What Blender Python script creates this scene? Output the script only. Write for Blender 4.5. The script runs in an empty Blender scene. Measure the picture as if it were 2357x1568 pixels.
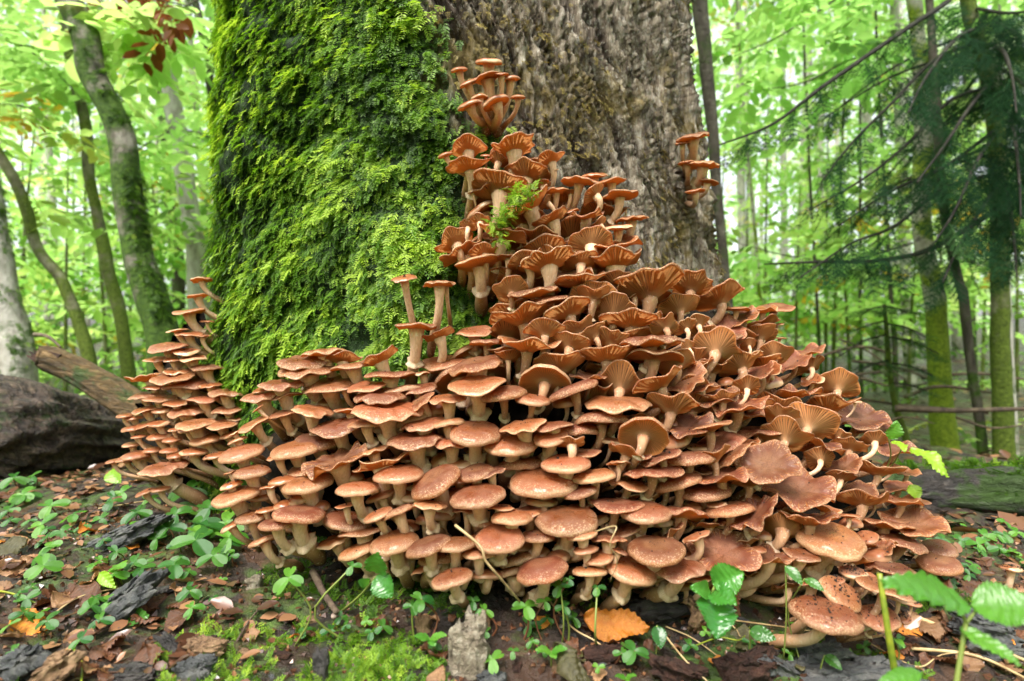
import bpy, math, random
import numpy as np
from mathutils import Vector, Matrix

# ------------------------------------------------------------------ camera, sky, sun, exposure
SC = bpy.context.scene
COL = SC.collection
CAMZ = 0.42
cam_d = bpy.data.cameras.new('camera')
cam_d.lens = 20.0
cam_d.sensor_width = 36.0
cam_d.clip_start = 0.02
cam_d.clip_end = 600
cam_d.dof.use_dof = True
cam_d.dof.focus_distance = 0.77
cam_d.dof.aperture_fstop = 4.0
cam = bpy.data.objects.new('camera', cam_d)
cam.location = (0, 0, CAMZ)
cam.rotation_euler = (math.pi / 2, 0, 0)
COL.objects.link(cam)
SC.camera = cam

SUN_EL, SUN_AZ = math.radians(58), math.radians(205)      # soft light from behind the camera and a little to one side
world = bpy.data.worlds.new('World')
SC.world = world
world.use_nodes = True
wn = world.node_tree
wn.nodes.clear()
sky = wn.nodes.new('ShaderNodeTexSky')
sky.sky_type = 'NISHITA'
sky.sun_disc = False
sky.sun_elevation = SUN_EL
sky.sun_rotation = SUN_AZ
sky.dust_density = 4.0
sky.air_density = 1.0
whs = wn.nodes.new('ShaderNodeHueSaturation')
whs.inputs['Saturation'].default_value = 0.25             # overcast: the sky is white
wbg = wn.nodes.new('ShaderNodeBackground')
wbg.inputs['Strength'].default_value = 0.13
wout = wn.nodes.new('ShaderNodeOutputWorld')
wn.links.new(sky.outputs[0], whs.inputs['Color'])
wn.links.new(whs.outputs[0], wbg.inputs['Color'])
wn.links.new(wbg.outputs[0], wout.inputs['Surface'])

sun_d = bpy.data.lights.new('sun', 'SUN')
sun_d.energy = 1.5
sun_d.angle = math.radians(22)
sun_d.color = (1.0, 0.93, 0.84)
sun = bpy.data.objects.new('sun', sun_d)
sun.location = (-1, -3, 6)
sd = Vector((math.sin(SUN_AZ) * math.cos(SUN_EL), math.cos(SUN_AZ) * math.cos(SUN_EL), math.sin(SUN_EL)))
sun.rotation_euler = sd.to_track_quat('Z', 'Y').to_euler()
COL.objects.link(sun)

SC.view_settings.view_transform = 'Standard'
SC.view_settings.look = 'None'
SC.view_settings.gamma = 1.0
SC.view_settings.exposure = 1.82
SC.render.engine = 'CYCLES'
cy = SC.cycles
cy.use_denoising = True
cy.max_bounces = 8
cy.diffuse_bounces = 3
cy.glossy_bounces = 2
cy.transmission_bounces = 5
cy.transparent_max_bounces = 6
cy.caustics_reflective = False
cy.caustics_refractive = False
cy.sample_clamp_indirect = 4.0
cy.use_adaptive_sampling = True
cy.adaptive_threshold = 0.02

RNG = np.random.default_rng(7)
random.seed(11)
K = 1.8 / 2357.0                                          # metres per (2357-wide) picture unit at 1 m


def P(u, v, Y):
    return np.array([(u - 1178.5) * K * Y, Y, CAMZ - (v - 784.0) * K * Y])


def pix(p):
    p = np.asarray(p, float)
    return np.stack([1178.5 + p[..., 0] / p[..., 1] / K, 784.0 - (p[..., 2] - CAMZ) / p[..., 1] / K], -1)


# ------------------------------------------------------------------ noise
def _h(ix, iy, iz):
    n = (ix.astype(np.int64) * 374761393 + iy.astype(np.int64) * 668265263 + iz.astype(np.int64) * 2147483647) & 0xFFFFFFFF
    n = ((n ^ (n >> 13)) * 1274126177) & 0xFFFFFFFF
    n = (n ^ (n >> 16)) & 0xFFFFFF
    return n / float(0xFFFFFF)


def vnoise(p):
    p = np.asarray(p, float)
    i = np.floor(p)
    f = p - i
    f = f * f * (3 - 2 * f)
    x, y, z = i[..., 0], i[..., 1], i[..., 2]
    r = 0
    for dx in (0, 1):
        for dy in (0, 1):
            for dz in (0, 1):
                w = (f[..., 0] if dx else 1 - f[..., 0]) * (f[..., 1] if dy else 1 - f[..., 1]) * (f[..., 2] if dz else 1 - f[..., 2])
                r = r + w * _h(x + dx, y + dy, z + dz)
    return r * 2 - 1


def fbm(p, octv=4, gain=0.5):
    p = np.asarray(p, float)
    a, s, r = 1.0, 1.0, 0
    for k in range(octv):
        r = r + a * vnoise(p * s + 17.3 * k)
        a *= gain
        s *= 2.03
    return r


def sstep(a, b, x):
    t = np.clip((x - a) / (b - a), 0, 1)
    return t * t * (3 - 2 * t)


# ------------------------------------------------------------------ mesh and object helpers
def mesh_np(name, V, F, mat=None, smooth=True, attrs=None):
    """F: list of arrays (n,3) / (n,4)"""
    me = bpy.data.meshes.new(name)
    V = np.asarray(V, np.float32).reshape(-1, 3)
    if not isinstance(F, (list, tuple)):
        F = [F]
    F = [np.asarray(f, np.int32) for f in F if len(f)]
    me.vertices.add(len(V))
    me.vertices.foreach_set('co', V.ravel())
    loops = np.concatenate([f.ravel() for f in F])
    sizes = np.concatenate([np.full(len(f), f.shape[1], np.int32) for f in F])
    starts = np.concatenate([[0], np.cumsum(sizes)[:-1]]).astype(np.int32)
    me.loops.add(len(loops))
    me.loops.foreach_set('vertex_index', loops)
    me.polygons.add(len(sizes))
    me.polygons.foreach_set('loop_start', starts)
    me.polygons.foreach_set('use_smooth', np.full(len(sizes), smooth, bool))
    me.update(calc_edges=True)
    if attrs:
        for k, a in attrs.items():
            at = me.attributes.new(k, 'FLOAT', 'POINT')
            at.data.foreach_set('value', np.asarray(a, np.float32).ravel())
    if mat:
        me.materials.append(mat)
    return me


def obj(name, me, parent=None, loc=None, matrix=None):
    o = bpy.data.objects.new(name, me)
    COL.objects.link(o)
    if parent is not None:
        o.parent = parent
    if loc is not None:
        o.location = loc
    if matrix is not None:
        o.matrix_local = matrix
    return o


def tag(o, label=None, cat=None, group=None, kind=None):
    if label:
        o['label'] = label
    if cat:
        o['category'] = cat
    if group:
        o['group'] = group
    if kind:
        o['kind'] = kind
    return o


def thing(name, label, cat, loc=(0, 0, 0), group=None):
    return tag(obj(name, None, loc=[float(x) for x in loc]), label, cat, group)


class Acc:
    """collects numpy pieces into one mesh"""
    def __init__(self):
        self.V, self.T, self.Q, self.A, self.n = [], [], [], [], 0

    def add(self, V, T=None, Q=None, a=0.0):
        V = np.asarray(V, float).reshape(-1, 3)
        self.V.append(V)
        if T is not None and len(T):
            self.T.append(np.asarray(T) + self.n)
        if Q is not None and len(Q):
            self.Q.append(np.asarray(Q) + self.n)
        self.A.append(np.broadcast_to(np.asarray(a, float), (len(V),)))
        self.n += len(V)

    def mesh(self, name, mat, smooth=True):
        F = []
        if self.T:
            F.append(np.concatenate(self.T))
        if self.Q:
            F.append(np.concatenate(self.Q))
        return mesh_np(name, np.concatenate(self.V), F, mat, smooth, {'var': np.concatenate(self.A)})


def spline(pts, n):
    """Catmull-Rom through rows of pts, n samples"""
    pts = np.asarray(pts, float)
    if len(pts) == 2:
        t = np.linspace(0, 1, n)[:, None]
        return pts[0] * (1 - t) + pts[1] * t
    q = np.vstack([2 * pts[0] - pts[1], pts, 2 * pts[-1] - pts[-2]])
    t = np.linspace(0, len(pts) - 1 - 1e-6, n)
    i = t.astype(int)
    f = (t - i)[:, None]
    a, b, c, d = q[i], q[i + 1], q[i + 2], q[i + 3]
    return 0.5 * (2 * b + (c - a) * f + (2 * a - 5 * b + 4 * c - d) * f ** 2 + (3 * b - a - 3 * c + d) * f ** 3)


def frames(C):
    T = np.gradient(C, axis=0)
    T /= np.linalg.norm(T, axis=1, keepdims=True) + 1e-12
    ref = np.array([0.31, 0.95, 0.05])
    N = np.cross(T, ref)
    N /= np.linalg.norm(N, axis=1, keepdims=True) + 1e-12
    return T, N, np.cross(T, N)


def tube(C, R, sides=8, rough=0.0, freq=20.0, caps=True, ringf=1.7):
    C = np.asarray(C, float)
    R = np.broadcast_to(np.asarray(R, float), (len(C),))
    T, N, B = frames(C)
    a = np.linspace(0, 2 * np.pi, sides, endpoint=False)
    ring = np.cos(a)[None, :, None] * N[:, None, :] + np.sin(a)[None, :, None] * B[:, None, :]
    rr = R[:, None] * np.ones((1, sides))
    if rough:
        rr = rr * (1 + rough * fbm(C[:, None, :] * freq + ring * ringf, 3))
    V = (C[:, None, :] + ring * rr[..., None]).reshape(-1, 3)
    n = len(C)
    i = np.arange(n - 1)[:, None] * sides
    j = np.arange(sides)[None, :]
    k = (j + 1) % sides
    Q = np.stack([i + j, i + k, i + sides + k, i + sides + j], -1).reshape(-1, 4)
    Tt = np.zeros((0, 3), int)
    if caps:
        V = np.vstack([V, C[0], C[-1]])
        m = n * sides
        j = np.arange(sides)
        k = (j + 1) % sides
        Tt = np.vstack([np.stack([k, j, np.full(sides, m)], -1),
                        np.stack([(n - 1) * sides + j, (n - 1) * sides + k, np.full(sides, m + 1)], -1)])
    return V, Tt, Q


def tube_mesh(name, C, R, mat, sides=8, rough=0.0, freq=20.0):
    V, T, Q = tube(C, R, sides, rough, freq)
    return mesh_np(name, V, [T, Q], mat)


# ------------------------------------------------------------------ materials
class NM:
    def __init__(self, name):
        self.m = bpy.data.materials.new(name)
        self.m.use_nodes = True
        self.t = self.m.node_tree
        self.t.nodes.clear()
        self.out = self.t.nodes.new('ShaderNodeOutputMaterial')

    def n(self, typ, **kw):
        nd = self.t.nodes.new(typ)
        for k, v in kw.items():
            if k.startswith('i_'):
                nd.inputs[k[2:].replace('_', ' ')].default_value = v
            else:
                setattr(nd, k, v)
        return nd

    def l(self, a, b):
        self.t.links.new(a, b)

    def coord(self, kind='Object'):
        return self.n('ShaderNodeTexCoord').outputs[kind]

    def noise(self, vec, scale, detail=4, rough=0.55, dist=0.0):
        nd = self.n('ShaderNodeTexNoise')
        nd.inputs['Scale'].default_value = scale
        nd.inputs['Detail'].default_value = detail
        nd.inputs['Roughness'].default_value = rough
        nd.inputs['Distortion'].default_value = dist
        self.l(vec, nd.inputs['Vector'])
        return nd.outputs['Fac']

    def ramp(self, fac, stops, mode='LINEAR'):
        nd = self.n('ShaderNodeValToRGB')
        cr = nd.color_ramp
        cr.interpolation = mode
        while len(cr.elements) < len(stops):
            cr.elements.new(0.5)
        for e, (p, c) in zip(cr.elements, stops):
            e.position = p
            e.color = (*c, 1) if not isinstance(c, (int, float)) else (c, c, c, 1)
        self.l(fac, nd.inputs[0])
        return nd.outputs[0]

    def mix(self, fac, a, b, mode='MIX'):
        nd = self.n('ShaderNodeMix', data_type='RGBA', blend_type=mode)
        for s, v in ((nd.inputs[0], fac), (nd.inputs[6], a), (nd.inputs[7], b)):
            if hasattr(v, 'node'):
                self.l(v, s)
            elif isinstance(v, (int, float)):
                s.default_value = v if s == nd.inputs[0] else (v, v, v, 1)
            else:
                s.default_value = (*v, 1)
        return nd.outputs[2]

    def math(self, op, a, b=0.0, clamp=False):
        nd = self.n('ShaderNodeMath', operation=op, use_clamp=clamp)
        for s, v in ((nd.inputs[0], a), (nd.inputs[1], b)):
            if hasattr(v, 'node'):
                self.l(v, s)
            else:
                s.default_value = v
        return nd.outputs[0]

    def attr(self, name):
        return self.n('ShaderNodeAttribute', attribute_name=name).outputs['Fac']

    def rand(self):
        return self.n('ShaderNodeObjectInfo').outputs['Random']

    def mapping(self, vec, scale):
        nd = self.n('ShaderNodeMapping')
        nd.inputs['Scale'].default_value = scale
        self.l(vec, nd.inputs['Vector'])
        return nd.outputs[0]

    def bump(self, h, strength=0.4, dist=0.01):
        nd = self.n('ShaderNodeBump')
        nd.inputs['Strength'].default_value = strength
        nd.inputs['Distance'].default_value = dist
        self.l(h, nd.inputs['Height'])
        return nd.outputs[0]

    def principled(self, col, rough=0.6, normal=None, spec=0.5, coat=0.0, coat_rough=0.2):
        b = self.n('ShaderNodeBsdfPrincipled')
        if hasattr(col, 'node'):
            self.l(col, b.inputs['Base Color'])
        else:
            b.inputs['Base Color'].default_value = (*col, 1)
        if hasattr(rough, 'node'):
            self.l(rough, b.inputs['Roughness'])
        else:
            b.inputs['Roughness'].default_value = rough
        b.inputs['Specular IOR Level'].default_value = spec
        b.inputs['Coat Weight'].default_value = coat
        b.inputs['Coat Roughness'].default_value = coat_rough
        if normal is not None:
            self.l(normal, b.inputs['Normal'])
        return b

    def done(self, sh):
        self.l(sh.outputs[0], self.out.inputs['Surface'])
        return self.m

    def leafy(self, col, tcol, fac, rough=0.45, normal=None, spec=0.4):
        b = self.principled(col, rough, normal, spec)
        t = self.n('ShaderNodeBsdfTranslucent')
        if hasattr(tcol, 'node'):
            self.l(tcol, t.inputs['Color'])
        else:
            t.inputs['Color'].default_value = (*tcol, 1)
        mx = self.n('ShaderNodeMixShader')
        mx.inputs[0].default_value = fac
        self.l(b.outputs[0], mx.inputs[1])
        self.l(t.outputs[0], mx.inputs[2])
        self.l(mx.outputs[0], self.out.inputs['Surface'])
        return self.m


def cap_material(name, deep, mid, edge, centre, cr=0.3):
    m = NM(name)
    co = m.coord('Object')
    rad = m.attr('rad')
    rnd = m.rand()
    base = m.ramp(rad, [(0.0, centre), (cr, mid if cr < 0.35 else centre), (0.62, deep), (0.93, mid), (1.0, edge)])
    big = m.noise(co, 1.7, 3)
    base = m.mix(m.ramp(big, [(0.35, 0.0), (0.7, 0.55)]), base, deep)
    hs = m.n('ShaderNodeHueSaturation')
    m.l(base, hs.inputs['Color'])
    v = m.math('ADD', m.math('MULTIPLY', rnd, 0.6), 0.56)
    m.l(v, hs.inputs['Value'])
    hue = m.math('ADD', m.math('MULTIPLY', m.math('FRACT', m.math('MULTIPLY', rnd, 7.31)), 0.014), 0.495)
    m.l(hue, hs.inputs['Hue'])
    col = hs.outputs[0]
    sc = m.noise(co, 24, 2, 0.6)                                     # dark scales, thick at the centre
    lim = m.math('SUBTRACT', sc, m.math('MULTIPLY', rad, 0.17))
    col = m.mix(m.ramp(lim, [(0.49, 0.0), (0.55, 0.85)]), col, (0.06, 0.02, 0.008))
    fl = m.noise(co, 22, 1, 0.5)                                     # pale veil flecks toward the margin
    fl = m.math('ADD', fl, m.math('MULTIPLY', m.math('SUBTRACT', rad, 0.7), 0.45))
    col = m.mix(m.ramp(fl, [(0.66, 0.0), (0.73, 0.75)]), col, (0.7, 0.48, 0.28))
    gr = m.noise(co, 48, 2, 0.7)                                     # fine grain and a dusting of spores
    col = m.mix(m.ramp(gr, [(0.3, 0.35), (0.5, 0.0)]), col, m.mix(1.0, col, (0.45, 0.4, 0.4), 'MULTIPLY'))
    du = m.math('MULTIPLY', m.ramp(m.noise(co, 2.3, 3), [(0.48, 0.0), (0.75, 0.4)]), m.ramp(gr, [(0.45, 0.0), (0.65, 1.0)]))
    col = m.mix(du, col, (0.55, 0.34, 0.22))
    nb = m.bump(m.math('ADD', m.noise(co, 30, 3), m.math('MULTIPLY', m.noise(co, 6, 2), 1.2)), 0.35, 0.03)
    rg = m.ramp(m.noise(co, 3.1, 2), [(0.35, 0.24), (0.7, 0.55)])
    if cr > 0.35:                                                    # the older russet caps are drier
        rg = m.ramp(m.noise(co, 3.1, 2), [(0.35, 0.34), (0.7, 0.6)])
    b = m.principled(col, rg, nb, 0.5, 0.3 if cr < 0.35 else 0.12, 0.1 if cr < 0.35 else 0.2)
    t = m.n('ShaderNodeBsdfTranslucent')
    t.inputs['Color'].default_value = (0.8, 0.3, 0.07, 1)
    mx = m.n('ShaderNodeMixShader')
    mx.inputs[0].default_value = 0.22
    m.l(b.outputs[0], mx.inputs[1])
    m.l(t.outputs[0], mx.inputs[2])
    return m.done(mx)


M = {}
M['cap_honey'] = cap_material('cap_honey', (0.29, 0.088, 0.03), (0.40, 0.142, 0.056), (0.64, 0.36, 0.2), (0.33, 0.125, 0.05))
M['cap_russet'] = cap_material('cap_russet', (0.165, 0.043, 0.016), (0.25, 0.072, 0.027), (0.46, 0.18, 0.075), (0.31, 0.13, 0.06), 0.36)


def gill_material():
    m = NM('gills')
    rad = m.attr('rad')
    rnd = m.rand()
    col = m.ramp(rad, [(0.1, (0.9, 0.6, 0.36)), (0.35, (0.92, 0.52, 0.24)), (0.75, (0.9, 0.44, 0.17)), (1.0, (0.82, 0.34, 0.1))])
    col = m.mix(m.attr('lam'), col, m.mix(0.8, col, (0.14, 0.045, 0.014)))  # recesses between the gills darkened: their shade is put into the colour
    hs = m.n('ShaderNodeHueSaturation')
    m.l(col, hs.inputs['Color'])
    m.l(m.math('ADD', m.math('MULTIPLY', rnd, 0.45), 0.75), hs.inputs['Value'])
    b = m.leafy(hs.outputs[0], (0.95, 0.5, 0.18), 0.52, 0.6, None, 0.3)
    return b


M['gills'] = gill_material()


def stem_material(name='stem', k=1.0):
    m = NM(name)
    co = m.coord('Object')
    t = m.attr('rad')                                               # 0 top, 1 base
    col = m.ramp(t, [(0.0, (0.7, 0.42, 0.25)), (0.3, (0.76, 0.52, 0.35)), (0.5, (0.6, 0.36, 0.2)), (0.75, (0.26, 0.13, 0.065)), (1.0, (0.07, 0.03, 0.015))])  # brown foot, deepened further to paint the shade between the stems
    st = m.noise(m.mapping(co, (420, 420, 40)), 1.0, 3)
    col = m.mix(m.ramp(st, [(0.46, 0.0), (0.75, 0.5)]), col, (0.38, 0.19, 0.09))
    if k != 1.0:
        col = m.mix(1.0, col, (k, k * 0.85, k * 0.75), 'MULTIPLY')
    fl = m.noise(co, 300, 2)
    col = m.mix(m.ramp(fl, [(0.6, 0.0), (0.7, 0.6)]), col, (0.75, 0.62, 0.5))
    nb = m.bump(m.noise(m.mapping(co, (500, 500, 90)), 1.0, 3), 0.5, 0.002)
    return m.done(m.principled(col, 0.55, nb, 0.35))


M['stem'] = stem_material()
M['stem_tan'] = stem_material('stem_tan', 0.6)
m = NM('ring')
c = m.ramp(m.noise(m.coord('Object'), 7, 3), [(0.35, (0.6, 0.4, 0.24)), (0.6, (0.78, 0.62, 0.45))])
M['ring'] = m.leafy(c, (0.8, 0.6, 0.42), 0.2, 0.6, None, 0.3)


def moss_material(name, stops, tcol, fac=0.35):
    m = NM(name)
    v = m.attr('var')
    col = m.ramp(v, stops)
    hs = m.n('ShaderNodeHueSaturation')
    m.l(col, hs.inputs['Color'])
    return m.leafy(col, m.mix(1.0, col, tcol, 'MULTIPLY'), fac, 0.5, None, 0.35)


M['moss'] = moss_material('moss', [(0.0, (0.012, 0.035, 0.002)), (0.35, (0.035, 0.09, 0.005)), (0.7, (0.10, 0.21, 0.011)), (1.0, (0.28, 0.4, 0.042))], (2.0, 2.0, 1.2))
M['moss_ochre'] = moss_material('moss_ochre', [(0.0, (0.06, 0.045, 0.01)), (0.5, (0.16, 0.12, 0.025)), (1.0, (0.3, 0.24, 0.06))], (1.3, 1.2, 1.0), 0.2)


def bark_main():
    m = NM('bark_main')
    co = m.coord('Object')
    ridge = m.attr('ridge')
    mo = m.attr('mossy')
    n1 = m.noise(co, 9, 5, 0.6)
    n2 = m.noise(m.mapping(co, (95, 95, 12)), 1.0, 5, 0.7)
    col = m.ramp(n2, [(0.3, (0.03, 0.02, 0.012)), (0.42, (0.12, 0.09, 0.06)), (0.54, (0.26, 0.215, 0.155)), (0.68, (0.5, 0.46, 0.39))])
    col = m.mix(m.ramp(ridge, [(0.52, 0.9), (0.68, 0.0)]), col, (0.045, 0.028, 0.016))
    lich = m.noise(m.mapping(co, (170, 170, 80)), 1.0, 3, 0.65)
    col = m.mix(m.ramp(lich, [(0.56, 0.0), (0.64, 0.5)]), col, (0.46, 0.45, 0.39))
    och = m.math('ADD', m.noise(co, 5.0, 4), m.math('MULTIPLY', m.noise(co, 60, 3), 0.35))
    col = m.mix(m.ramp(och, [(0.68, 0.0), (0.8, 0.75)]), col, (0.16, 0.115, 0.022))
    grn = m.noise(co, 50, 4, 0.7)
    mc = m.ramp(grn, [(0.3, (0.004, 0.012, 0.002)), (0.6, (0.014, 0.04, 0.003)), (0.8, (0.04, 0.085, 0.007))])
    col = m.mix(mo, col, mc)
    nb = m.bump(m.math('ADD', m.noise(m.mapping(co, (190, 190, 55)), 1.0, 5, 0.7), m.math('MULTIPLY', n1, 0.5)), 0.9, 0.012)
    return m.done(m.principled(col, 0.75, nb, 0.35))


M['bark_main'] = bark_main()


def soil_mat(name, stops, scale=30, rough=0.7, spec=0.4, bump=0.8, bd=0.01):
    m = NM(name)
    co = m.coord('Object')
    a = m.noise(co, scale, 6, 0.65)
    col = m.ramp(a, stops)
    nb = m.bump(m.noise(co, scale * 2.2, 6, 0.7), bump, bd)
    return m.done(m.principled(col, rough, nb, spec))


M['root_soil_shade'] = soil_mat('root_soil_shade', [(0.3, (0.004, 0.003, 0.002)), (0.5, (0.010, 0.007, 0.005)), (0.7, (0.024, 0.015, 0.009))], 40, 0.9, 0.1)  # root and soil tone taken near black, shade of the gaps painted in


def ground_mat():
    m = NM('forest_soil')
    co = m.coord('Object')
    a = m.noise(co, 22, 7, 0.7)
    col = m.ramp(a, [(0.28, (0.006, 0.004, 0.003)), (0.46, (0.016, 0.010, 0.007)), (0.6, (0.04, 0.022, 0.013)), (0.75, (0.09, 0.05, 0.03))])
    vo = m.n('ShaderNodeTexVoronoi')
    vo.inputs['Scale'].default_value = 26
    m.l(co, vo.inputs['Vector'])
    lf = m.ramp(vo.outputs['Color'], [(0.2, (0.012, 0.008, 0.006)), (0.5, (0.05, 0.022, 0.012)), (0.8, (0.12, 0.06, 0.03))])
    col = m.mix(m.ramp(m.noise(co, 3.0, 3), [(0.42, 0.0), (0.6, 0.75)]), col, lf)
    mo = m.math('ADD', m.noise(co, 5.5, 4), m.math('MULTIPLY', m.noise(co, 60, 3), 0.3))
    col = m.mix(m.ramp(mo, [(0.66, 0.0), (0.76, 0.85)]), col, m.ramp(m.noise(co, 90, 3), [(0.3, (0.01, 0.03, 0.004)), (0.7, (0.07, 0.14, 0.012))]))
    nb = m.bump(m.math('ADD', a, m.math('MULTIPLY', vo.outputs['Distance'], 0.6)), 1.0, 0.02)
    rg = m.ramp(m.noise(co, 15, 3), [(0.4, 0.35), (0.7, 0.8)])
    return m.done(m.principled(col, rg, nb, 0.5))


M['ground'] = ground_mat()


def trunk_mat(name, bark, moss_lo, moss_amt, mossc=((0.012, 0.035, 0.004), (0.07, 0.13, 0.012)), blotch=True):
    m = NM(name)
    co = m.coord('Object')
    n = m.noise(m.mapping(co, (22, 22, 9)), 1.0, 5, 0.6)
    col = m.ramp(n, [(0.3, bark[0]), (0.5, bark[1]), (0.72, bark[2])])
    if blotch:
        bl = m.noise(m.mapping(co, (9, 9, 16)), 1.0, 3, 0.5)
        col = m.mix(m.ramp(bl, [(0.6, 0.0), (0.66, 0.8)]), col, (0.045, 0.04, 0.035))
    mv = m.noise(co, 5.0, 5, 0.6)
    base = m.attr('var')                                             # 0 at the foot of the trunk, 1 at its top
    f = m.math('ADD', m.math('ADD', mv, moss_amt - 0.5), m.math('MULTIPLY', m.math('SUBTRACT', 0.35, base, True), moss_lo))
    mc = m.ramp(m.noise(co, 70, 4, 0.7), [(0.3, mossc[0]), (0.7, mossc[1])])
    col = m.mix(m.ramp(f, [(0.5, 0.0), (0.58, 1.0)]), col, mc)
    nb = m.bump(m.noise(co, 60, 5, 0.65), 0.8, 0.015)
    return m.done(m.principled(col, 0.75, nb, 0.25))


M['bark_mossy'] = trunk_mat('bark_mossy', [(0.07, 0.06, 0.045), (0.16, 0.145, 0.115), (0.32, 0.3, 0.26)], 1.3, 0.56)
M['bark_pale'] = trunk_mat('bark_pale', [(0.2, 0.18, 0.15), (0.38, 0.36, 0.32), (0.5, 0.48, 0.44)], 0.5, 0.4, blotch=False)
M['bark_green'] = trunk_mat('bark_green', [(0.06, 0.055, 0.03), (0.13, 0.13, 0.07), (0.22, 0.22, 0.14)], 1.2, 0.55, ((0.03, 0.05, 0.005), (0.13, 0.18, 0.02)))
M['bark_lime'] = trunk_mat('bark_lime', [(0.2, 0.2, 0.14), (0.35, 0.34, 0.27), (0.46, 0.44, 0.38)], 3.5, 0.5, ((0.07, 0.12, 0.008), (0.24, 0.32, 0.02)))
M['bough_bark'] = trunk_mat('bough_bark', [(0.012, 0.01, 0.008), (0.025, 0.022, 0.018), (0.05, 0.045, 0.035)], 0.3, 0.35, blotch=False)
M['bark_dark'] = trunk_mat('bark_dark', [(0.03, 0.026, 0.02), (0.07, 0.06, 0.045), (0.13, 0.12, 0.09)], 0.6, 0.42, blotch=False)


def leaf_mat(name, stops, tstops, fac, rough=0.45):
    m = NM(name)
    v = m.attr('var')
    return m.leafy(m.ramp(v, stops), m.ramp(v, tstops), fac, rough, None, 0.08 if rough > 0.7 else 0.3)


M['leaf_beech'] = leaf_mat('leaf_beech', [(0.0, (0.05, 0.14, 0.015)), (0.6, (0.12, 0.24, 0.02)), (0.93, (0.2, 0.3, 0.03)), (1.0, (0.4, 0.25, 0.03))],
                           [(0.0, (0.36, 0.7, 0.17)), (0.6, (0.58, 0.86, 0.24)), (0.93, (0.78, 0.92, 0.3)), (1.0, (0.85, 0.55, 0.06))], 0.7)
M['leaf_far'] = leaf_mat('leaf_far', [(0.0, (0.07, 0.18, 0.03)), (0.6, (0.15, 0.3, 0.05)), (1.0, (0.25, 0.38, 0.08))],
                         [(0.0, (0.5, 0.8, 0.35)), (0.6, (0.7, 0.92, 0.48)), (1.0, (0.85, 0.95, 0.55))], 0.7)
M['leaf_dead_hanging'] = leaf_mat('leaf_dead_hanging', [(0, (0.13, 0.03, 0.012)), (1, (0.26, 0.08, 0.03))], [(0, (0.35, 0.08, 0.03)), (1, (0.5, 0.16, 0.05))], 0.4)
M['needles'] = leaf_mat('needles', [(0.0, (0.004, 0.018, 0.007)), (0.7, (0.012, 0.045, 0.015)), (1.0, (0.07, 0.14, 0.035))], [(0, (0.03, 0.09, 0.03)), (1, (0.12, 0.25, 0.06))], 0.25, 0.8)


def herb_mat(name, a, b, t, rough=0.3, fac=0.35):
    m = NM(name)
    co = m.coord('Object')
    r = m.rand()
    col = m.mix(r, a, b)
    col = m.mix(m.ramp(m.noise(co, 180, 3), [(0.4, 0.0), (0.75, 0.3)]), col, (0.03, 0.09, 0.012))
    nb = m.bump(m.noise(co, 240, 3), 0.25, 0.002)
    return m.leafy(col, t, fac, rough, nb, 0.6)


M['clover'] = herb_mat('clover', (0.018, 0.10, 0.02), (0.07, 0.2, 0.025), (0.16, 0.45, 0.04))
M['nettle'] = herb_mat('nettle', (0.03, 0.16, 0.025), (0.07, 0.25, 0.03), (0.22, 0.55, 0.05), 0.22)
M['herb_light'] = herb_mat('herb_light', (0.06, 0.21, 0.02), (0.12, 0.29, 0.03), (0.3, 0.62, 0.06), 0.35)
M['herb_yellow'] = herb_mat('herb_yellow', (0.2, 0.4, 0.02), (0.26, 0.42, 0.02), (0.5, 0.8, 0.05), 0.4)
m = NM('herb_stem')
M['herb_stem'] = m.done(m.principled((0.16, 0.2, 0.04), 0.45))
m = NM('herb_stem_red')
M['herb_stem_red'] = m.done(m.principled((0.16, 0.06, 0.03), 0.45))
m = NM('straw')
cc = m.ramp(m.noise(m.coord('Object'), 40, 3), [(0.35, (0.22, 0.14, 0.06)), (0.65, (0.48, 0.36, 0.18))])
M['straw'] = m.done(m.principled(cc, 0.5))
m = NM('green_stalk')
cc = m.ramp(m.noise(m.coord('Object'), 60, 3), [(0.35, (0.1, 0.15, 0.01)), (0.65, (0.25, 0.27, 0.02))])
M['green_stalk'] = m.done(m.principled(cc, 0.45))


def dead_leaf(name, stops, rough=0.4):
    m = NM(name)
    co = m.coord('Object')
    n = m.noise(co, 45, 5, 0.65)
    r = m.rand()
    hs = m.n('ShaderNodeHueSaturation')
    m.l(m.ramp(n, stops), hs.inputs['Color'])
    m.l(m.math('ADD', m.math('MULTIPLY', r, 0.6), 0.7), hs.inputs['Value'])
    col = m.mix(m.attr('vein'), hs.outputs[0], m.mix(0.85, hs.outputs[0], stops[0][1]))
    nb = m.bump(m.noise(co, 130, 4), 0.4, 0.003)
    return m.leafy(col, m.mix(1.0, col, (1.5, 1.2, 0.8), 'MULTIPLY'), 0.2, rough, nb, 0.5)


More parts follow.
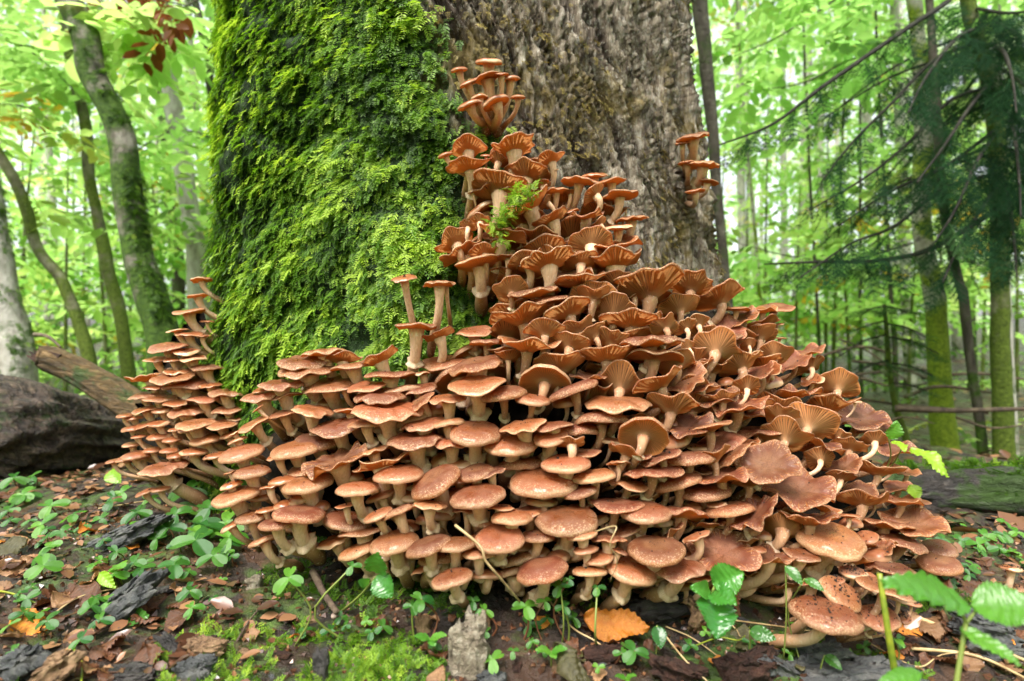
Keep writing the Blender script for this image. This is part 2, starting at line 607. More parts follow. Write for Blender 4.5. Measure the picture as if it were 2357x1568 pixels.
M['leaf_orange'] = dead_leaf('leaf_orange', [(0.3, (0.4, 0.12, 0.012)), (0.55, (0.62, 0.23, 0.025)), (0.8, (0.72, 0.36, 0.08))])
M['leaf_brown'] = dead_leaf('leaf_brown', [(0.3, (0.06, 0.025, 0.012)), (0.55, (0.14, 0.055, 0.025)), (0.8, (0.24, 0.11, 0.05))], 0.3)
M['leaf_tan'] = dead_leaf('leaf_tan', [(0.3, (0.2, 0.1, 0.045)), (0.55, (0.36, 0.2, 0.1)), (0.8, (0.5, 0.32, 0.18))], 0.4)
M['leaf_olive'] = dead_leaf('leaf_olive', [(0.3, (0.045, 0.04, 0.015)), (0.55, (0.1, 0.09, 0.035)), (0.8, (0.2, 0.17, 0.08))], 0.3)
M['wood_dark'] = soil_mat('wood_dark', [(0.3, (0.01, 0.009, 0.009)), (0.5, (0.03, 0.026, 0.025)), (0.75, (0.08, 0.07, 0.065))], 60, 0.45, 0.5)
M['wood_slate'] = soil_mat('wood_slate', [(0.3, (0.025, 0.028, 0.03)), (0.5, (0.07, 0.073, 0.075)), (0.75, (0.17, 0.165, 0.15))], 70, 0.5, 0.5)
M['wood_rust'] = soil_mat('wood_rust', [(0.3, (0.016, 0.008, 0.006)), (0.5, (0.055, 0.022, 0.014)), (0.75, (0.12, 0.05, 0.03))], 80, 0.65, 0.4, 1.0, 0.012)
M['wood_tan'] = soil_mat('wood_tan', [(0.3, (0.07, 0.04, 0.022)), (0.5, (0.22, 0.13, 0.07)), (0.75, (0.42, 0.28, 0.16))], 60, 0.7, 0.35)
M['wood_pale'] = soil_mat('wood_pale', [(0.3, (0.12, 0.09, 0.06)), (0.5, (0.36, 0.3, 0.22)), (0.75, (0.62, 0.57, 0.46))], 90, 0.75, 0.3, 1.0, 0.012)


def log_mat(name, stops, moss):
    m = NM(name)
    co = m.coord('Object')
    a = m.noise(m.mapping(co, (4, 75, 75)), 1.0, 6, 0.7, 0.6)
    col = m.ramp(a, stops)
    mo = m.math('ADD', m.noise(co, 9, 4), m.math('MULTIPLY', m.noise(co, 60, 3), 0.3))
    col = m.mix(m.ramp(mo, [(moss, 0.0), (moss + 0.08, 0.9)]), col, (0.03, 0.065, 0.008))
    nb = m.bump(m.math('ADD', a, m.math('MULTIPLY', m.noise(co, 80, 4), 0.4)), 1.0, 0.02)
    return m.done(m.principled(col, 0.5, nb, 0.45))


M['log_grain'] = log_mat('log_grain', [(0.3, (0.008, 0.006, 0.005)), (0.44, (0.045, 0.033, 0.026)), (0.56, (0.12, 0.085, 0.062)), (0.7, (0.24, 0.17, 0.115))], 0.74)
M['log_ochre'] = log_mat('log_ochre', [(0.3, (0.03, 0.018, 0.007)), (0.48, (0.1, 0.06, 0.02)), (0.6, (0.19, 0.115, 0.045)), (0.75, (0.3, 0.2, 0.1))], 0.7)
M['log_wet'] = log_mat('log_wet', [(0.3, (0.012, 0.011, 0.011)), (0.5, (0.035, 0.03, 0.028)), (0.75, (0.1, 0.085, 0.07))], 0.6)
M['log_old'] = soil_mat('log_old', [(0.3, (0.022, 0.018, 0.016)), (0.5, (0.06, 0.045, 0.036)), (0.75, (0.14, 0.1, 0.07))], 12, 0.6, 0.4)
M['log_limb'] = soil_mat('log_limb', [(0.3, (0.06, 0.04, 0.012)), (0.5, (0.17, 0.11, 0.04)), (0.75, (0.3, 0.2, 0.09))], 14, 0.6, 0.4)
M['twig'] = soil_mat('twig', [(0.3, (0.03, 0.02, 0.014)), (0.5, (0.09, 0.06, 0.04)), (0.75, (0.2, 0.15, 0.1))], 30)
M['speck'] = soil_mat('speck', [(0.3, (0.008, 0.005, 0.004)), (0.7, (0.03, 0.018, 0.012))], 90)

# ------------------------------------------------------------------ the ground
TC = np.array([-0.105, 1.40])                                        # axis of the big trunk
_gr = np.array([0, .7, .9, 1.3, 1.8, 2.7, 5, 12, 40, 200.])
_gz = np.array([.14, .12, .09, .05, .01, -.16, -.22, -.1, 1.4, 6.])


def ground_z(x, y):
    x = np.asarray(x, float)
    y = np.asarray(y, float)
    r = np.hypot(x - TC[0], y - TC[1])
    z = np.interp(r, _gr, _gz)
    p = np.stack([x, y, np.zeros_like(x)], -1)
    return z + 0.02 * fbm(p * 3.1, 3) + (0.009 * fbm(p * 17, 3) + 0.004 * fbm(p * 70, 2)) * sstep(6, 2, r) + 0.35 * fbm(p * 0.22, 2) * sstep(3, 9, r)


def ground_hit(u, v):
    ys = np.linspace(0.3, 6.0, 1200)
    x = (u - 1178.5) * K * ys
    z = CAMZ - (v - 784.0) * K * ys
    d = z - ground_z(x, ys)
    i = np.argmax(d < 0)
    if d[i] >= 0:
        i = len(ys) - 1
    Y = ys[i]
    return np.array([x[i], Y, float(ground_z(x[i], Y))])


def axis_lines(dense_lo, dense_hi, step, lo, hi):
    a = list(np.arange(dense_lo, dense_hi, step))
    x, s = dense_hi, step
    while x < hi:
        a.append(x)
        s *= 1.16
        x += s
    a.append(hi)
    x, s, b = dense_lo - step, step, []
    while x > lo:
        b.append(x)
        s *= 1.16
        x -= s
    b.append(lo)
    return np.array(b[::-1] + a)


gx = axis_lines(-1.5, 1.5, 0.015, -150, 150)
gy = axis_lines(0.3, 1.9, 0.015, -60, 200)
GX, GY = np.meshgrid(gx, gy)
GV = np.stack([GX, GY, ground_z(GX, GY)], -1).reshape(-1, 3)
nx, ny = len(gx), len(gy)
ii = (np.arange(ny - 1)[:, None] * nx + np.arange(nx - 1)[None, :]).ravel()
o = obj('ground', mesh_np('ground', GV, np.stack([ii, ii + 1, ii + nx + 1, ii + nx], -1), M['ground']))
tag(o, 'dark forest floor of humus, rotten wood crumbs and leaf litter', 'ground', kind='structure')

# ------------------------------------------------------------------ the big old tree
_tz = np.array([-.3, .1, .25, .4, .55, .8, 1.2, 2.5, 5, 9.])
_tr = np.array([.57, .56, .55, .54, .53, .515, .492, .47, .41, .34])


def trunk_r(th, z):
    """th: angle about the axis, -pi/2 faces the camera"""
    r = np.interp(z, _tz, _tr)
    low = sstep(0.9, 0.0, z)
    r = r + 0.016 * np.exp(-((th + 2.75) / 0.5) ** 2) + 0.06 * low * np.exp(-((th + 0.25) / 0.45) ** 2) + 0.012 * np.cos(5 * th + 1.0 + z * 0.6) + 0.016 * np.cos(9 * th + 2.1 + z * 0.8) * 0.6
    return r


def axis_x(z):
    return TC[0] - 0.008 + 0.025 * sstep(1.2, 0.2, z)


def trunk_pt(th, z, extra=0.0):
    r = trunk_r(th, z) + extra
    return np.stack([axis_x(z) + r * np.cos(th), TC[1] + r * np.sin(th), z + 0 * th], -1)


def lumpf(p):
    return fbm(p * 8, 3) * 0.020 + fbm(p * 24, 3) * 0.010 + 0.012


_mv = np.array([-400, 0, 100, 200, 300, 400, 500, 600, 700, 800, 1000, 1600])
_mu = np.array([900, 950, 960, 1010, 1075, 1090, 1100, 1080, 1090, 1060, 980, 900])


def moss_amount(p):
    uv = pix(p)
    b = np.interp(uv[..., 1], _mv, _mu)
    n = 80 * fbm(p * 8, 3) + 40 * fbm(p * 28, 2)
    a = sstep(80, -50, uv[..., 0] - b + n)
    return a


th = np.concatenate([np.linspace(-np.pi - 0.25, 0.25, 430), np.linspace(0.25, np.pi - 0.25, 60)[1:-1]])
zz = np.concatenate([np.linspace(-0.05, 1.32, 280), np.linspace(1.32, 9, 60)[1:]])
TH, ZZ = np.meshgrid(th, zz)
base = trunk_pt(TH, ZZ)
nrm = np.stack([np.cos(TH), np.sin(TH), 0 * TH], -1)
MO = moss_amount(base)
arc = TH * 0.56
lean = 0.28                                                          # the fissures run a little aslant
q = np.stack([arc + lean * ZZ, ZZ, 0 * TH], -1)
warp = 0.02 * np.stack([fbm(q * 8, 3), fbm(q * 8 + 9, 3), 0 * TH], -1)
qw = q + warp
r1 = 1 - np.abs(fbm(qw * np.array([40, 3.0, 1]), 3))
r2 = 1 - np.abs(fbm(qw * np.array([95, 6.5, 1]) + 5, 3))
r3 = fbm(qw * np.array([170, 30, 1]) + 3, 3)
crack = sstep(0.11, 0.0, np.abs(fbm(qw * np.array([24, 2.3, 1]) + 11, 2))) + 0.6 * sstep(0.08, 0.0, np.abs(fbm(qw * np.array([52, 5.0, 1]) + 31, 2)))
ridge = 0.55 * r1 + 0.3 * r2 + 0.15 * (r3 * 0.5 + 0.5) - 0.22 * np.clip(crack, 0, 1)
lump = lumpf(base)
disp = (1 - MO) * ((ridge - 0.7) * 0.075 + r3 * 0.005) + MO * lump
V = base + nrm * disp[..., None]
ny, nx = TH.shape
ii = (np.arange(ny - 1)[:, None] * nx + np.arange(nx - 1)[None, :])
Q = np.stack([ii, ii + 1, ii + nx + 1, ii + nx], -1).reshape(-1, 4)
jj = np.arange(ny - 1) * nx
Q = np.vstack([Q, np.stack([jj + nx - 1, jj, jj + nx, jj + 2 * nx - 1], -1)])
tree = thing('old_tree', 'massive old tree trunk, bright moss over one flank, bare fissured bark on the other', 'tree', (TC[0], TC[1], 0))
TREE0 = np.array([TC[0], TC[1], 0])
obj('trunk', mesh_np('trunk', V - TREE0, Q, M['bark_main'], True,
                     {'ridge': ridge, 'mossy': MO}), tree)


# ---- moss fronds
def frond_template(seed, pairs=8):
    r = np.random.default_rng(seed)
    V, T = [], []
    bend = r.uniform(0.25, 0.6)
    side = r.uniform(-0.25, 0.25)

    def axis(t):
        return np.array([t * (1 - 0.25 * bend * t), side * t * t, -bend * t * t])
    n = 0
    for k in range(4):                                               # spine
        a, b = axis(k / 4), axis((k + 1) / 4)
        w = 0.035 * (1 - k / 5)
        V += [a + [0, w, 0], a - [0, w, 0], b]
        T.append([n, n + 1, n + 2])
        n += 3
    for k in range(pairs):
        t = 0.1 + 0.88 * k / pairs
        a = axis(t)
        L = (0.36 * (1 - 0.75 * t) + 0.06) * r.uniform(0.75, 1.25)
        for s in (-1, 1):
            d = np.array([0.55 + 0.25 * r.random(), s * (0.8 + 0.1 * r.random()), r.uniform(-0.35, 0.15)])
            d /= np.linalg.norm(d)
            up = np.cross(d, [0, 0, s * 1.0])
            up /= np.linalg.norm(up)
            w = 0.045 + 0.02 * r.random()
            m1 = a + d * L * 0.5
            V += [a, m1 + up * w + [0, 0, .012], a + d * L + [0, 0, -0.05 * r.random()], m1 - up * w + [0, 0, .012]]
            T += [[n, n + 1, n + 2], [n, n + 2, n + 3]]
            n += 4
    return np.array(V), np.array(T)


FRONDS = [frond_template(s, 7) for s in range(6)]
FRONDS_LOW = [frond_template(s, 4) for s in range(20, 24)]


def place_templates(acc, temps, pos, xdir, zdir, size, var):
    """instances of templates: x axis along xdir, z axis near zdir"""
    pick = RNG.integers(0, len(temps), len(pos))
    x = xdir / (np.linalg.norm(xdir, axis=1, keepdims=True) + 1e-9)
    z = zdir - x * np.sum(x * zdir, axis=1, keepdims=True)
    z /= np.linalg.norm(z, axis=1, keepdims=True) + 1e-9
    y = np.cross(z, x)
    for k, (tv, tt) in enumerate(temps):
        m = pick == k
        n = int(m.sum())
        if not n:
            continue
        L = tv[None] * size[m][:, None, None]
        W = pos[m][:, None, :] + L[..., 0:1] * x[m][:, None, :] + L[..., 1:2] * y[m][:, None, :] + L[..., 2:3] * z[m][:, None, :]
        nv = len(tv)
        T = (tt[None] + (np.arange(n) * nv)[:, None, None]).reshape(-1, 3)
        vv = np.repeat(var[m], nv)
        acc.add(W.reshape(-1, 3), T=T, a=vv)


def frond_field(th, z, size, lift=0.0):
    p = trunk_pt(th, z, 0.012 + lift)
    n = np.stack([np.cos(th), np.sin(th), 0 * th], -1)
    tg = np.stack([-np.sin(th), np.cos(th), 0 * th], -1)
    x = n * RNG.uniform(0.35, 1.0, (len(th), 1)) + tg * RNG.normal(0, 0.35, (len(th), 1)) + np.array([0, 0, -1.0]) * RNG.uniform(0.1, 1.1, (len(th), 1))
    return p, x, n + np.array([0, 0, 0.7])


acc = Acc()
N = 29500
tth = RNG.uniform(-np.pi - 0.15, -0.9, N)
tz = RNG.uniform(0.1, 1.28, N)
p0 = trunk_pt(tth, tz)
clump = fbm(p0 * 14, 3)
gap = fbm(np.stack([tth * 9, tz * 2.2, 0 * tth], -1) + 40, 2)        # long dark gaps following the grain
keep = (RNG.random(N) < moss_amount(p0)) & (clump > -0.95) & (gap > -1.0)
uvm = pix(p0)
line = 590 + 14 * np.sin(uvm[:, 1] / 70) - 0.05 * uvm[:, 1]
keep &= ~((np.abs(uvm[:, 0] - line) < 14 + 8 * clump) & (RNG.random(N) < 0.85) & (uvm[:, 1] < 620))
keep &= ~((np.hypot((uvm[:, 0] - 830) / 1.2, uvm[:, 1] - 765) < 38) & (RNG.random(N) < 0.9))
tth, tz, p0, clump = tth[keep], tz[keep], p0[keep], clump[keep]
p, x, zn = frond_field(tth, tz, None)
p = trunk_pt(tth, tz, lumpf(p0) * np.clip(moss_amount(p0) * 1.3, 0, 1) + 0.001)
var = np.clip(0.68 + 0.34 * clump + 0.25 * fbm(p0 * 3.5 + 3, 2) + RNG.normal(0, 0.18, len(p)), 0, 1)
place_templates(acc, FRONDS, p, x, zn, RNG.uniform(0.015, 0.038, len(p)) * (0.85 + 0.3 * clump), var)
N2 = 13000                                                            # a low, darker under-layer
th2 = RNG.uniform(-np.pi - 0.15, -0.9, N2)
z2 = RNG.uniform(0.1, 1.28, N2)
q0_ = trunk_pt(th2, z2)
k2 = RNG.random(N2) < moss_amount(q0_) * 1.2
th2, z2, q0_ = th2[k2], z2[k2], q0_[k2]
p, x, zn = frond_field(th2, z2, None, -0.006)
p = trunk_pt(th2, z2, lumpf(q0_) * np.clip(moss_amount(q0_) * 1.3, 0, 1) + 0.0005)
place_templates(acc, FRONDS_LOW, p, x, zn, RNG.uniform(0.009, 0.018, len(p)), np.clip(RNG.normal(0.42, 0.16, len(p)), 0, 1))
o = obj('moss', acc.mesh('moss', M['moss'], False), tree)
o.location = [-a for a in TREE0]
tag(o, 'thick bright green feathery moss covering the flank of the trunk', kind='stuff')

acc = Acc()
N = 9000
tth = RNG.uniform(-2.0, 0.1, N)
tz = RNG.uniform(0.2, 1.28, N)
p0 = trunk_pt(tth, tz)
pu = pix(p0)
am = fbm(p0 * 6 + 8, 3) + 0.35 * sstep(1400, 1650, pu[:, 0]) * sstep(350, 620, pu[:, 1]) + 0.25 * sstep(90, 0, np.abs(pu[:, 0] - np.interp(pu[:, 1], _mv, _mu)))
keep = (moss_amount(p0) < 0.6) & (am + RNG.normal(0, 0.2, N) > 0.12)
tth, tz = tth[keep], tz[keep]
p, x, zn = frond_field(tth, tz, None, -0.008)
place_templates(acc, FRONDS, p, x, zn, RNG.uniform(0.008, 0.02, len(p)), np.clip(RNG.normal(0.5, 0.25, len(p)), 0, 1))
o = obj('dry_moss', acc.mesh('dry_moss', M['moss_ochre'], False), tree)
o.location = [-a for a in TREE0]
tag(o, 'ochre dry moss wisps in the bark fissures', kind='stuff')

# crown of the old tree, high above the picture
# ------------------------------------------------------------------ the mushroom colony: where its outer face stands
MAIN = np.array([
    (1060, 340, .805), (1200, 340, .80), (1300, 420, .80), (1450, 450, .805), (1030, 600, .80), (1250, 600, .755), (1450, 620, .765),
    (1600, 650, .80), (1680, 690, .83), (1800, 720, .90), (1890, 830, .88), (2000, 950, .86), (2100, 1080, .84), (1300, 800, .70), (1500, 850, .70),
    (1700, 900, .735), (980, 700, .82), (960, 790, .79), (750, 830, .775), (650, 900, .76), (560, 980, .75), (900, 950, .70), (1100, 950, .68),
    (1300, 1000, .66), (1500, 1050, .655), (1700, 1080, .67), (1900, 1050, .745), (2050, 1150, .735), (520, 1150, .70), (700, 1200, .66),
    (900, 1200, .64), (1100, 1250, .615), (1300, 1280, .605), (1500, 1300, .615), (1700, 1250, .63), (1900, 1250, .635), (2180, 1260, .74),
    (1050, 1340, .605), (1900, 1430, .575), (2020, 1390, .595), (1350, 1380, .6)])
TOWER = np.array([(465, 640, 1.06), (440, 720, 1.02), (400, 850, .98), (300, 880, 1.0), (350, 1000, .95), (260, 1050, 1.0), (450, 1100, .90), (540, 900, .97), (550, 1000, .93),
                  (350, 1120, .90)])


def surf(u, v, pts=MAIN):
    u = np.asarray(u, float)
    v = np.asarray(v, float)
    d2 = (u[..., None] - pts[:, 0]) ** 2 + (v[..., None] - pts[:, 1]) ** 2
    w = 1.0 / (d2 + 60.0 ** 2) ** 1.6
    return (w * pts[:, 2]).sum(-1) / w.sum(-1)


POLY = np.array([(1070, 390), (1200, 385), (1290, 430), (1430, 470), (1420, 600), (1560, 670), (1690, 740), (1770, 800), (1850, 880), (1940, 980), (2030, 1110),
                 (2090, 1240), (2030, 1340), (1960, 1400), (1850, 1390), (1700, 1370), (1500, 1380), (1300, 1385), (1130, 1370), (950, 1330), (850, 1310), (700, 1250), (570, 1210),
                 (545, 1150), (560, 1060), (620, 960), (690, 890), (800, 860), (900, 860), (1000, 835), (1110, 770), (1160, 700), (1080, 620)], float)
POLY_T = np.array([(455, 720), (480, 800), (520, 900), (550, 1000), (540, 1090), (450, 1130), (360, 1115), (320, 1060), (315, 960), (355, 880), (405, 780)], float)


def inside(poly, u, v):
    c = np.zeros(u.shape, bool)
    a = poly
    b = np.roll(poly, -1, 0)
    for (x1, y1), (x2, y2) in zip(a, b):
        c ^= ((y1 > v) != (y2 > v)) & (u < (x2 - x1) * (v - y1) / (y2 - y1 + 1e-9) + x1)
    return c


def border_dist(poly, u, v):
    d = np.full(u.shape, 1e9)
    a = poly
    b = np.roll(poly, -1, 0)
    for p, q in zip(a, b):
        e = q - p
        t = np.clip(((u - p[0]) * e[0] + (v - p[1]) * e[1]) / (e @ e), 0, 1)
        d = np.minimum(d, np.hypot(u - p[0] - t * e[0], v - p[1] - t * e[1]))
    return d


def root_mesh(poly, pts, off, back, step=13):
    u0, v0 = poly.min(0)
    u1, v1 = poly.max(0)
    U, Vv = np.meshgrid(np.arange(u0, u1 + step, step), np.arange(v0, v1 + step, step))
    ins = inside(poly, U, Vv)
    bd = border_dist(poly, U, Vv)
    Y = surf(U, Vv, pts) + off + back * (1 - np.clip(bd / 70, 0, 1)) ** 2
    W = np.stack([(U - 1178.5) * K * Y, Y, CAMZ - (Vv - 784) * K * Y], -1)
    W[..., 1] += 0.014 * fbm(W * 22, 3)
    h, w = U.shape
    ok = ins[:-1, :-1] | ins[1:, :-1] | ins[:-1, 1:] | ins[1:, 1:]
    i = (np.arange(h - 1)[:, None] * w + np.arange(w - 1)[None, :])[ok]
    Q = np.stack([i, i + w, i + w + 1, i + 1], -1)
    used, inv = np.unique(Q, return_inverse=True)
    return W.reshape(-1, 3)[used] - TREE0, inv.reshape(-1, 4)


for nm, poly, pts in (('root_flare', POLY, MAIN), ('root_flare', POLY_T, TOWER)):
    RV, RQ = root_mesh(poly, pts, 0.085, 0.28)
    obj(nm, mesh_np(nm, RV, RQ, M['root_soil_shade']), tree)


# ------------------------------------------------------------------ mushroom pieces
def cap_profiles(kind, r, rng):
    """top height, underside height at radius r (unit radius)"""
    if kind == 'd':
        h = rng.uniform(0.24, 0.36)
        top = h * (1 - np.clip(r, 0, 1) ** 3.6) ** 0.75 - rng.uniform(0.0, 0.09) * np.exp(-(r / 0.42) ** 2) + 0.03 * np.exp(-(r / 0.15) ** 2)
        bot = -0.10 * r ** 5 - 0.03 - 0.14 * np.exp(-(r / 0.2) ** 2)
    elif kind == 'b':
        h = rng.uniform(0.55, 0.75)
        top = h * (1 - np.clip(r, 0, 1) ** 2.6) ** 0.6
        bot = -0.14 * r ** 4 - 0.05 - 0.12 * np.exp(-(r / 0.25) ** 2)
    elif kind == 'f':
        h = rng.uniform(0.15, 0.23)
        top = h * (1 - r ** 3.6) ** 0.8 - rng.uniform(0.04, 0.11) * np.exp(-(r / 0.38) ** 2)
        bot = -0.05 - 0.20 * (1 - r) ** 2.2 - 0.12 * np.exp(-(r / 0.2) ** 2) + 0.05 * (1 - r)
    elif kind == 'u':
        a = rng.uniform(0.14, 0.32)
        top = a * (r ** 1.6) - 0.05
        bot = top - 0.05 - 0.17 * (1 - r) - 0.1 * np.exp(-(r / 0.2) ** 2) + 0.02 * np.sin(np.pi * r)
    else:
        a = rng.uniform(0.05, 0.16)
        top = a * r ** 2 - 0.08 * np.exp(-(r / 0.4) ** 2) - 0.03 * sstep(0.85, 1, r)
        bot = top - 0.045 - 0.14 * (1 - r) - 0.12 * np.exp(-(r / 0.2) ** 2)
    return top, bot


def make_cap(kind, seed, low=False):
    rng = np.random.default_rng(seed)
    na, ng = (36, 56) if low else (72, 112)
    amp = {'b': 0.02, 'd': 0.03, 'f': 0.06, 'u': 0.10, 'w': 0.11}[kind]
    wav = {'b': 0.015, 'd': 0.025, 'f': 0.07, 'u': 0.125, 'w': 0.15}[kind]
    ks = [2, 3, 4, 5, 7, 9]
    ph = rng.uniform(0, 6.28, (2, len(ks)))
    am = rng.normal(0, 1, (2, len(ks))) / np.array([1.2, 1.3, 1.6, 2, 2.6, 3.2])
    am /= np.abs(am).sum(1, keepdims=True) * 0.5
    notch_a = rng.uniform(0, 6.28)
    notch = rng.uniform(0.05, 0.16) if (kind in 'uwf' and rng.random() < 0.55) else 0

    def outline(t):
        o = 1 + amp * sum(am[0, i] * np.cos(k * t + ph[0, i]) for i, k in enumerate(ks))
        dt = (t - notch_a + np.pi) % (2 * np.pi) - np.pi
        return o - notch * np.exp(-(dt / 0.11) ** 2)

    def wave(t, r):
        return wav * r ** 2.6 * sum(am[1, i] * np.cos(k * t + ph[1, i]) for i, k in enumerate(ks))
    # upper skin
    rs = np.array([0.0, .12, .24, .36, .48, .6, .7, .8, .87, .92, .96, .985, 1.0])
    if low:
        rs = np.array([0.0, .3, .6, .85, .96, 1.0])
    t = np.linspace(0, 2 * np.pi, na, endpoint=False)
    top, bot = cap_profiles(kind, rs, np.random.default_rng(seed + 5))
    edge_mid = 0.5 * (top[-1] + bot[-1])
    V, A = [], []
    for r, z in list(zip(rs, top)) + [(1.012, edge_mid), (0.985, bot[-1])]:
        o = outline(t)
        rr = r * (1 + (o - 1) * r)
        zz_ = z + wave(t, min(r, 1.0))
        V.append(np.stack([rr * np.cos(t), rr * np.sin(t), zz_], -1))
        A.append(np.full(na, min(r, 1.0)))
    V = np.concatenate(V)
    V[:, 2] += 0.012 * fbm(V * 5 + seed, 3)
    n = len(rs) + 2
    i = np.arange(n - 1)[:, None] * na
    j = np.arange(na)[None]
    k = (j + 1) % na
    Q = np.stack([i + j, i + k, i + na + k, i + na + j], -1).reshape(-1, 4)[:, ::-1]
    cap = (V, Q, np.concatenate(A))
    # gills
    t = np.linspace(0, 2 * np.pi, ng, endpoint=False)
    rg = np.array([.985, .93, .84, .7, .55, .4, .28, .18, .1])
    if low:
        rg = np.array([.985, .84, .55, .28, .1])
    top2, bot2 = cap_profiles(kind, rg, np.random.default_rng(seed + 5))
    alt = np.arange(ng) % 2
    wob = 0.35 * np.sin(np.arange(ng) * 1.7) + 0.0
    V, A, Lm = [], [], []
    depth = {'b': 0.04, 'd': 0.06, 'f': 0.07, 'u': 0.085, 'w': 0.075}[kind]
    for r, z in zip(rg, bot2):
        o = outline(t)
        rr = r * (1 + (o - 1) * r)
        env = np.clip((1 - r) / 0.12, 0.1, 1) * np.clip((r - 0.1) / 0.2, 0, 1)
        dz = alt * depth * env * (1 + wob)
        tt = t + (0.03 * np.sin(5 * t + ph[0, 0]) * (1 - r) if kind in 'uw' else 0)
        V.append(np.stack([rr * np.cos(tt), rr * np.sin(tt), z + wave(t, r) + dz], -1))
        A.append(np.full(ng, r))
        Lm.append(alt * np.clip(env, 0, 1) * 1.0)
    V = np.concatenate(V)
    n = len(rg)
    i = np.arange(n - 1)[:, None] * ng
    j = np.arange(ng)[None]
    k = (j + 1) % ng
    Qg = np.stack([i + j, i + k, i + ng + k, i + ng + j], -1).reshape(-1, 4)[:, ::-1]
    return cap, (V, Qg, np.concatenate(A), np.concatenate(Lm))


CAPS = {}
for kind in 'bdfuw':
    for s in range(9):
        (cv, cq, ca), (gv, gq, ga, gl) = make_cap(kind, 100 * ord(kind) + s)
        gm = mesh_np('gills', gv, gq, M['gills'], True, {'rad': ga, 'lam': gl})
        for tone in 'hr':
            cm = mesh_np('cap', cv, cq, M['cap_honey' if tone == 'h' else 'cap_russet'], True, {'rad': ca})
            CAPS.setdefault((kind, tone), []).append((cm, gm, (cv, cq, ca), (gv, gq)))

RINGS = []
for s in range(7):
    rng = np.random.default_rng(900 + s)
    na = 28
    t = np.linspace(0, 2 * np.pi, na, endpoint=False)
    fr = 0.16 * np.cos(3 * t + rng.uniform(0, 6)) + 0.12 * np.cos(5 * t + rng.uniform(0, 6)) + 0.1 * rng.normal(0, 1, na)
    prof = [(0.98, 0.25, 0), (1.12, 0.0, 0.2), (1.4, -0.25, 0.6), (1.72, -0.5, 1.0), (1.62, -0.62, 1.0), (1.2, -0.3, 0.4), (0.98, -0.15, 0)]
    V = np.concatenate([np.stack([(r + f * fr) * np.cos(t), (r + f * fr) * np.sin(t), z + f * 0.8 * fr], -1) for r, z, f in prof])
    n = len(prof)
    i = np.arange(n - 1)[:, None] * na
    j = np.arange(na)[None]
    k = (j + 1) % na
    Q = np.stack([i + j, i + k, i + na + k, i + na + j], -1).reshape(-1, 4)[:, ::-1]
    RINGS.append((mesh_np('ring', V, Q, M['ring']), V, Q))


def rot(roll, pitch, yaw):
    return (Matrix.Rotation(math.radians(-roll), 3, 'Y') @ Matrix.Rotation(math.radians(pitch), 3, 'X') @ Matrix.Rotation(yaw, 3, 'Z'))


def stem_geo(top, ndir, end, r0, seed):
    """tapered bent stem from the cap's underside (top) to its foot (end)"""
    L = np.linalg.norm(end - top)
    c1 = top - ndir * L * 0.42
    c2 = end + (top - end) * 0.18 + np.array([0, 0, 0.12 * L])
    t = np.linspace(0, 1, 12)[:, None]
    C = (1 - t) ** 3 * top + 3 * (1 - t) ** 2 * t * c1 + 3 * (1 - t) * t ** 2 * c2 + t ** 3 * end
    tt = t[:, 0]
    R = r0 * (1.0 + 0.55 * np.exp(-(tt / 0.09) ** 2) + 0.25 * sstep(0.3, 0.75, tt) - 0.25 * sstep(0.85, 1, tt))
    V, T, Q = tube(C, R, 14, 0.10, 60.0)
    a = np.concatenate([np.repeat(tt, 14), [0, 1]])
    return C, R, V, T, Q, a


EXTRA = Acc()          # collects nothing yet: filled by the crowd mesh below
COUNT = 0


def mushroom(pos, Rm, rad, kind, tone, variant, end, ring_t, label, group, stemk=1.0, stem_mat='stem'):
    """one mushroom thing: cap > gills, stem > ring"""
    n = np.array(Rm.col[2])
    stem_r = rad * 0.2 * stemk
    top = pos - n * rad * 0.10
    C, R, V, T, Q, a = stem_geo(top, n, end, stem_r, variant)
    root = thing('honey_mushroom', label, 'mushroom', end, group)
    cm, gm = CAPS[(kind, tone)][variant % 9][:2]
    S = Matrix.Diagonal((rad, rad, rad * 1.0)).to_4x4()
    mt = Matrix.Translation(Vector(pos - end)) @ Rm.to_4x4() @ S
    cap = obj('cap', cm, root, matrix=mt)
    obj('gills', gm, cap)
    st = obj('stem', mesh_np('stem', V - end, [T, Q], M[stem_mat], True, {'rad': a}), root)
    if ring_t:
        i = int(ring_t * 11)
        tan = Vector(C[max(i - 1, 0)] - C[i + 1]).normalized()
        mr = Matrix.Translation(Vector(C[i] - end)) @ tan.to_track_quat('Z', 'Y').to_matrix().to_4x4() @ Matrix.Rotation(variant * 1.3, 4, 'Z') @ Matrix.Scale(R[i] * 1.0, 4)
        obj('ring', RINGS[variant % 7][0], st, matrix=mr)
    return root


# crops of the photograph in which the caps were measured: origin x, y and magnification in its 4096-wide pixels
CROP = {'A': (0, 1000, 1.568), 'B': (850, 1300, 1.4936), 'C': (1900, 1100, 1.4258), 'D': (2700, 1100, 1.2063), 'E': (1600, 150, 1.5677),
        'F': (1900, 2000, 1.964), 'G': (2900, 1900, 1.9005), 'S': (800, 0, 1.045), 'U': (1750, 500, 2.24)}
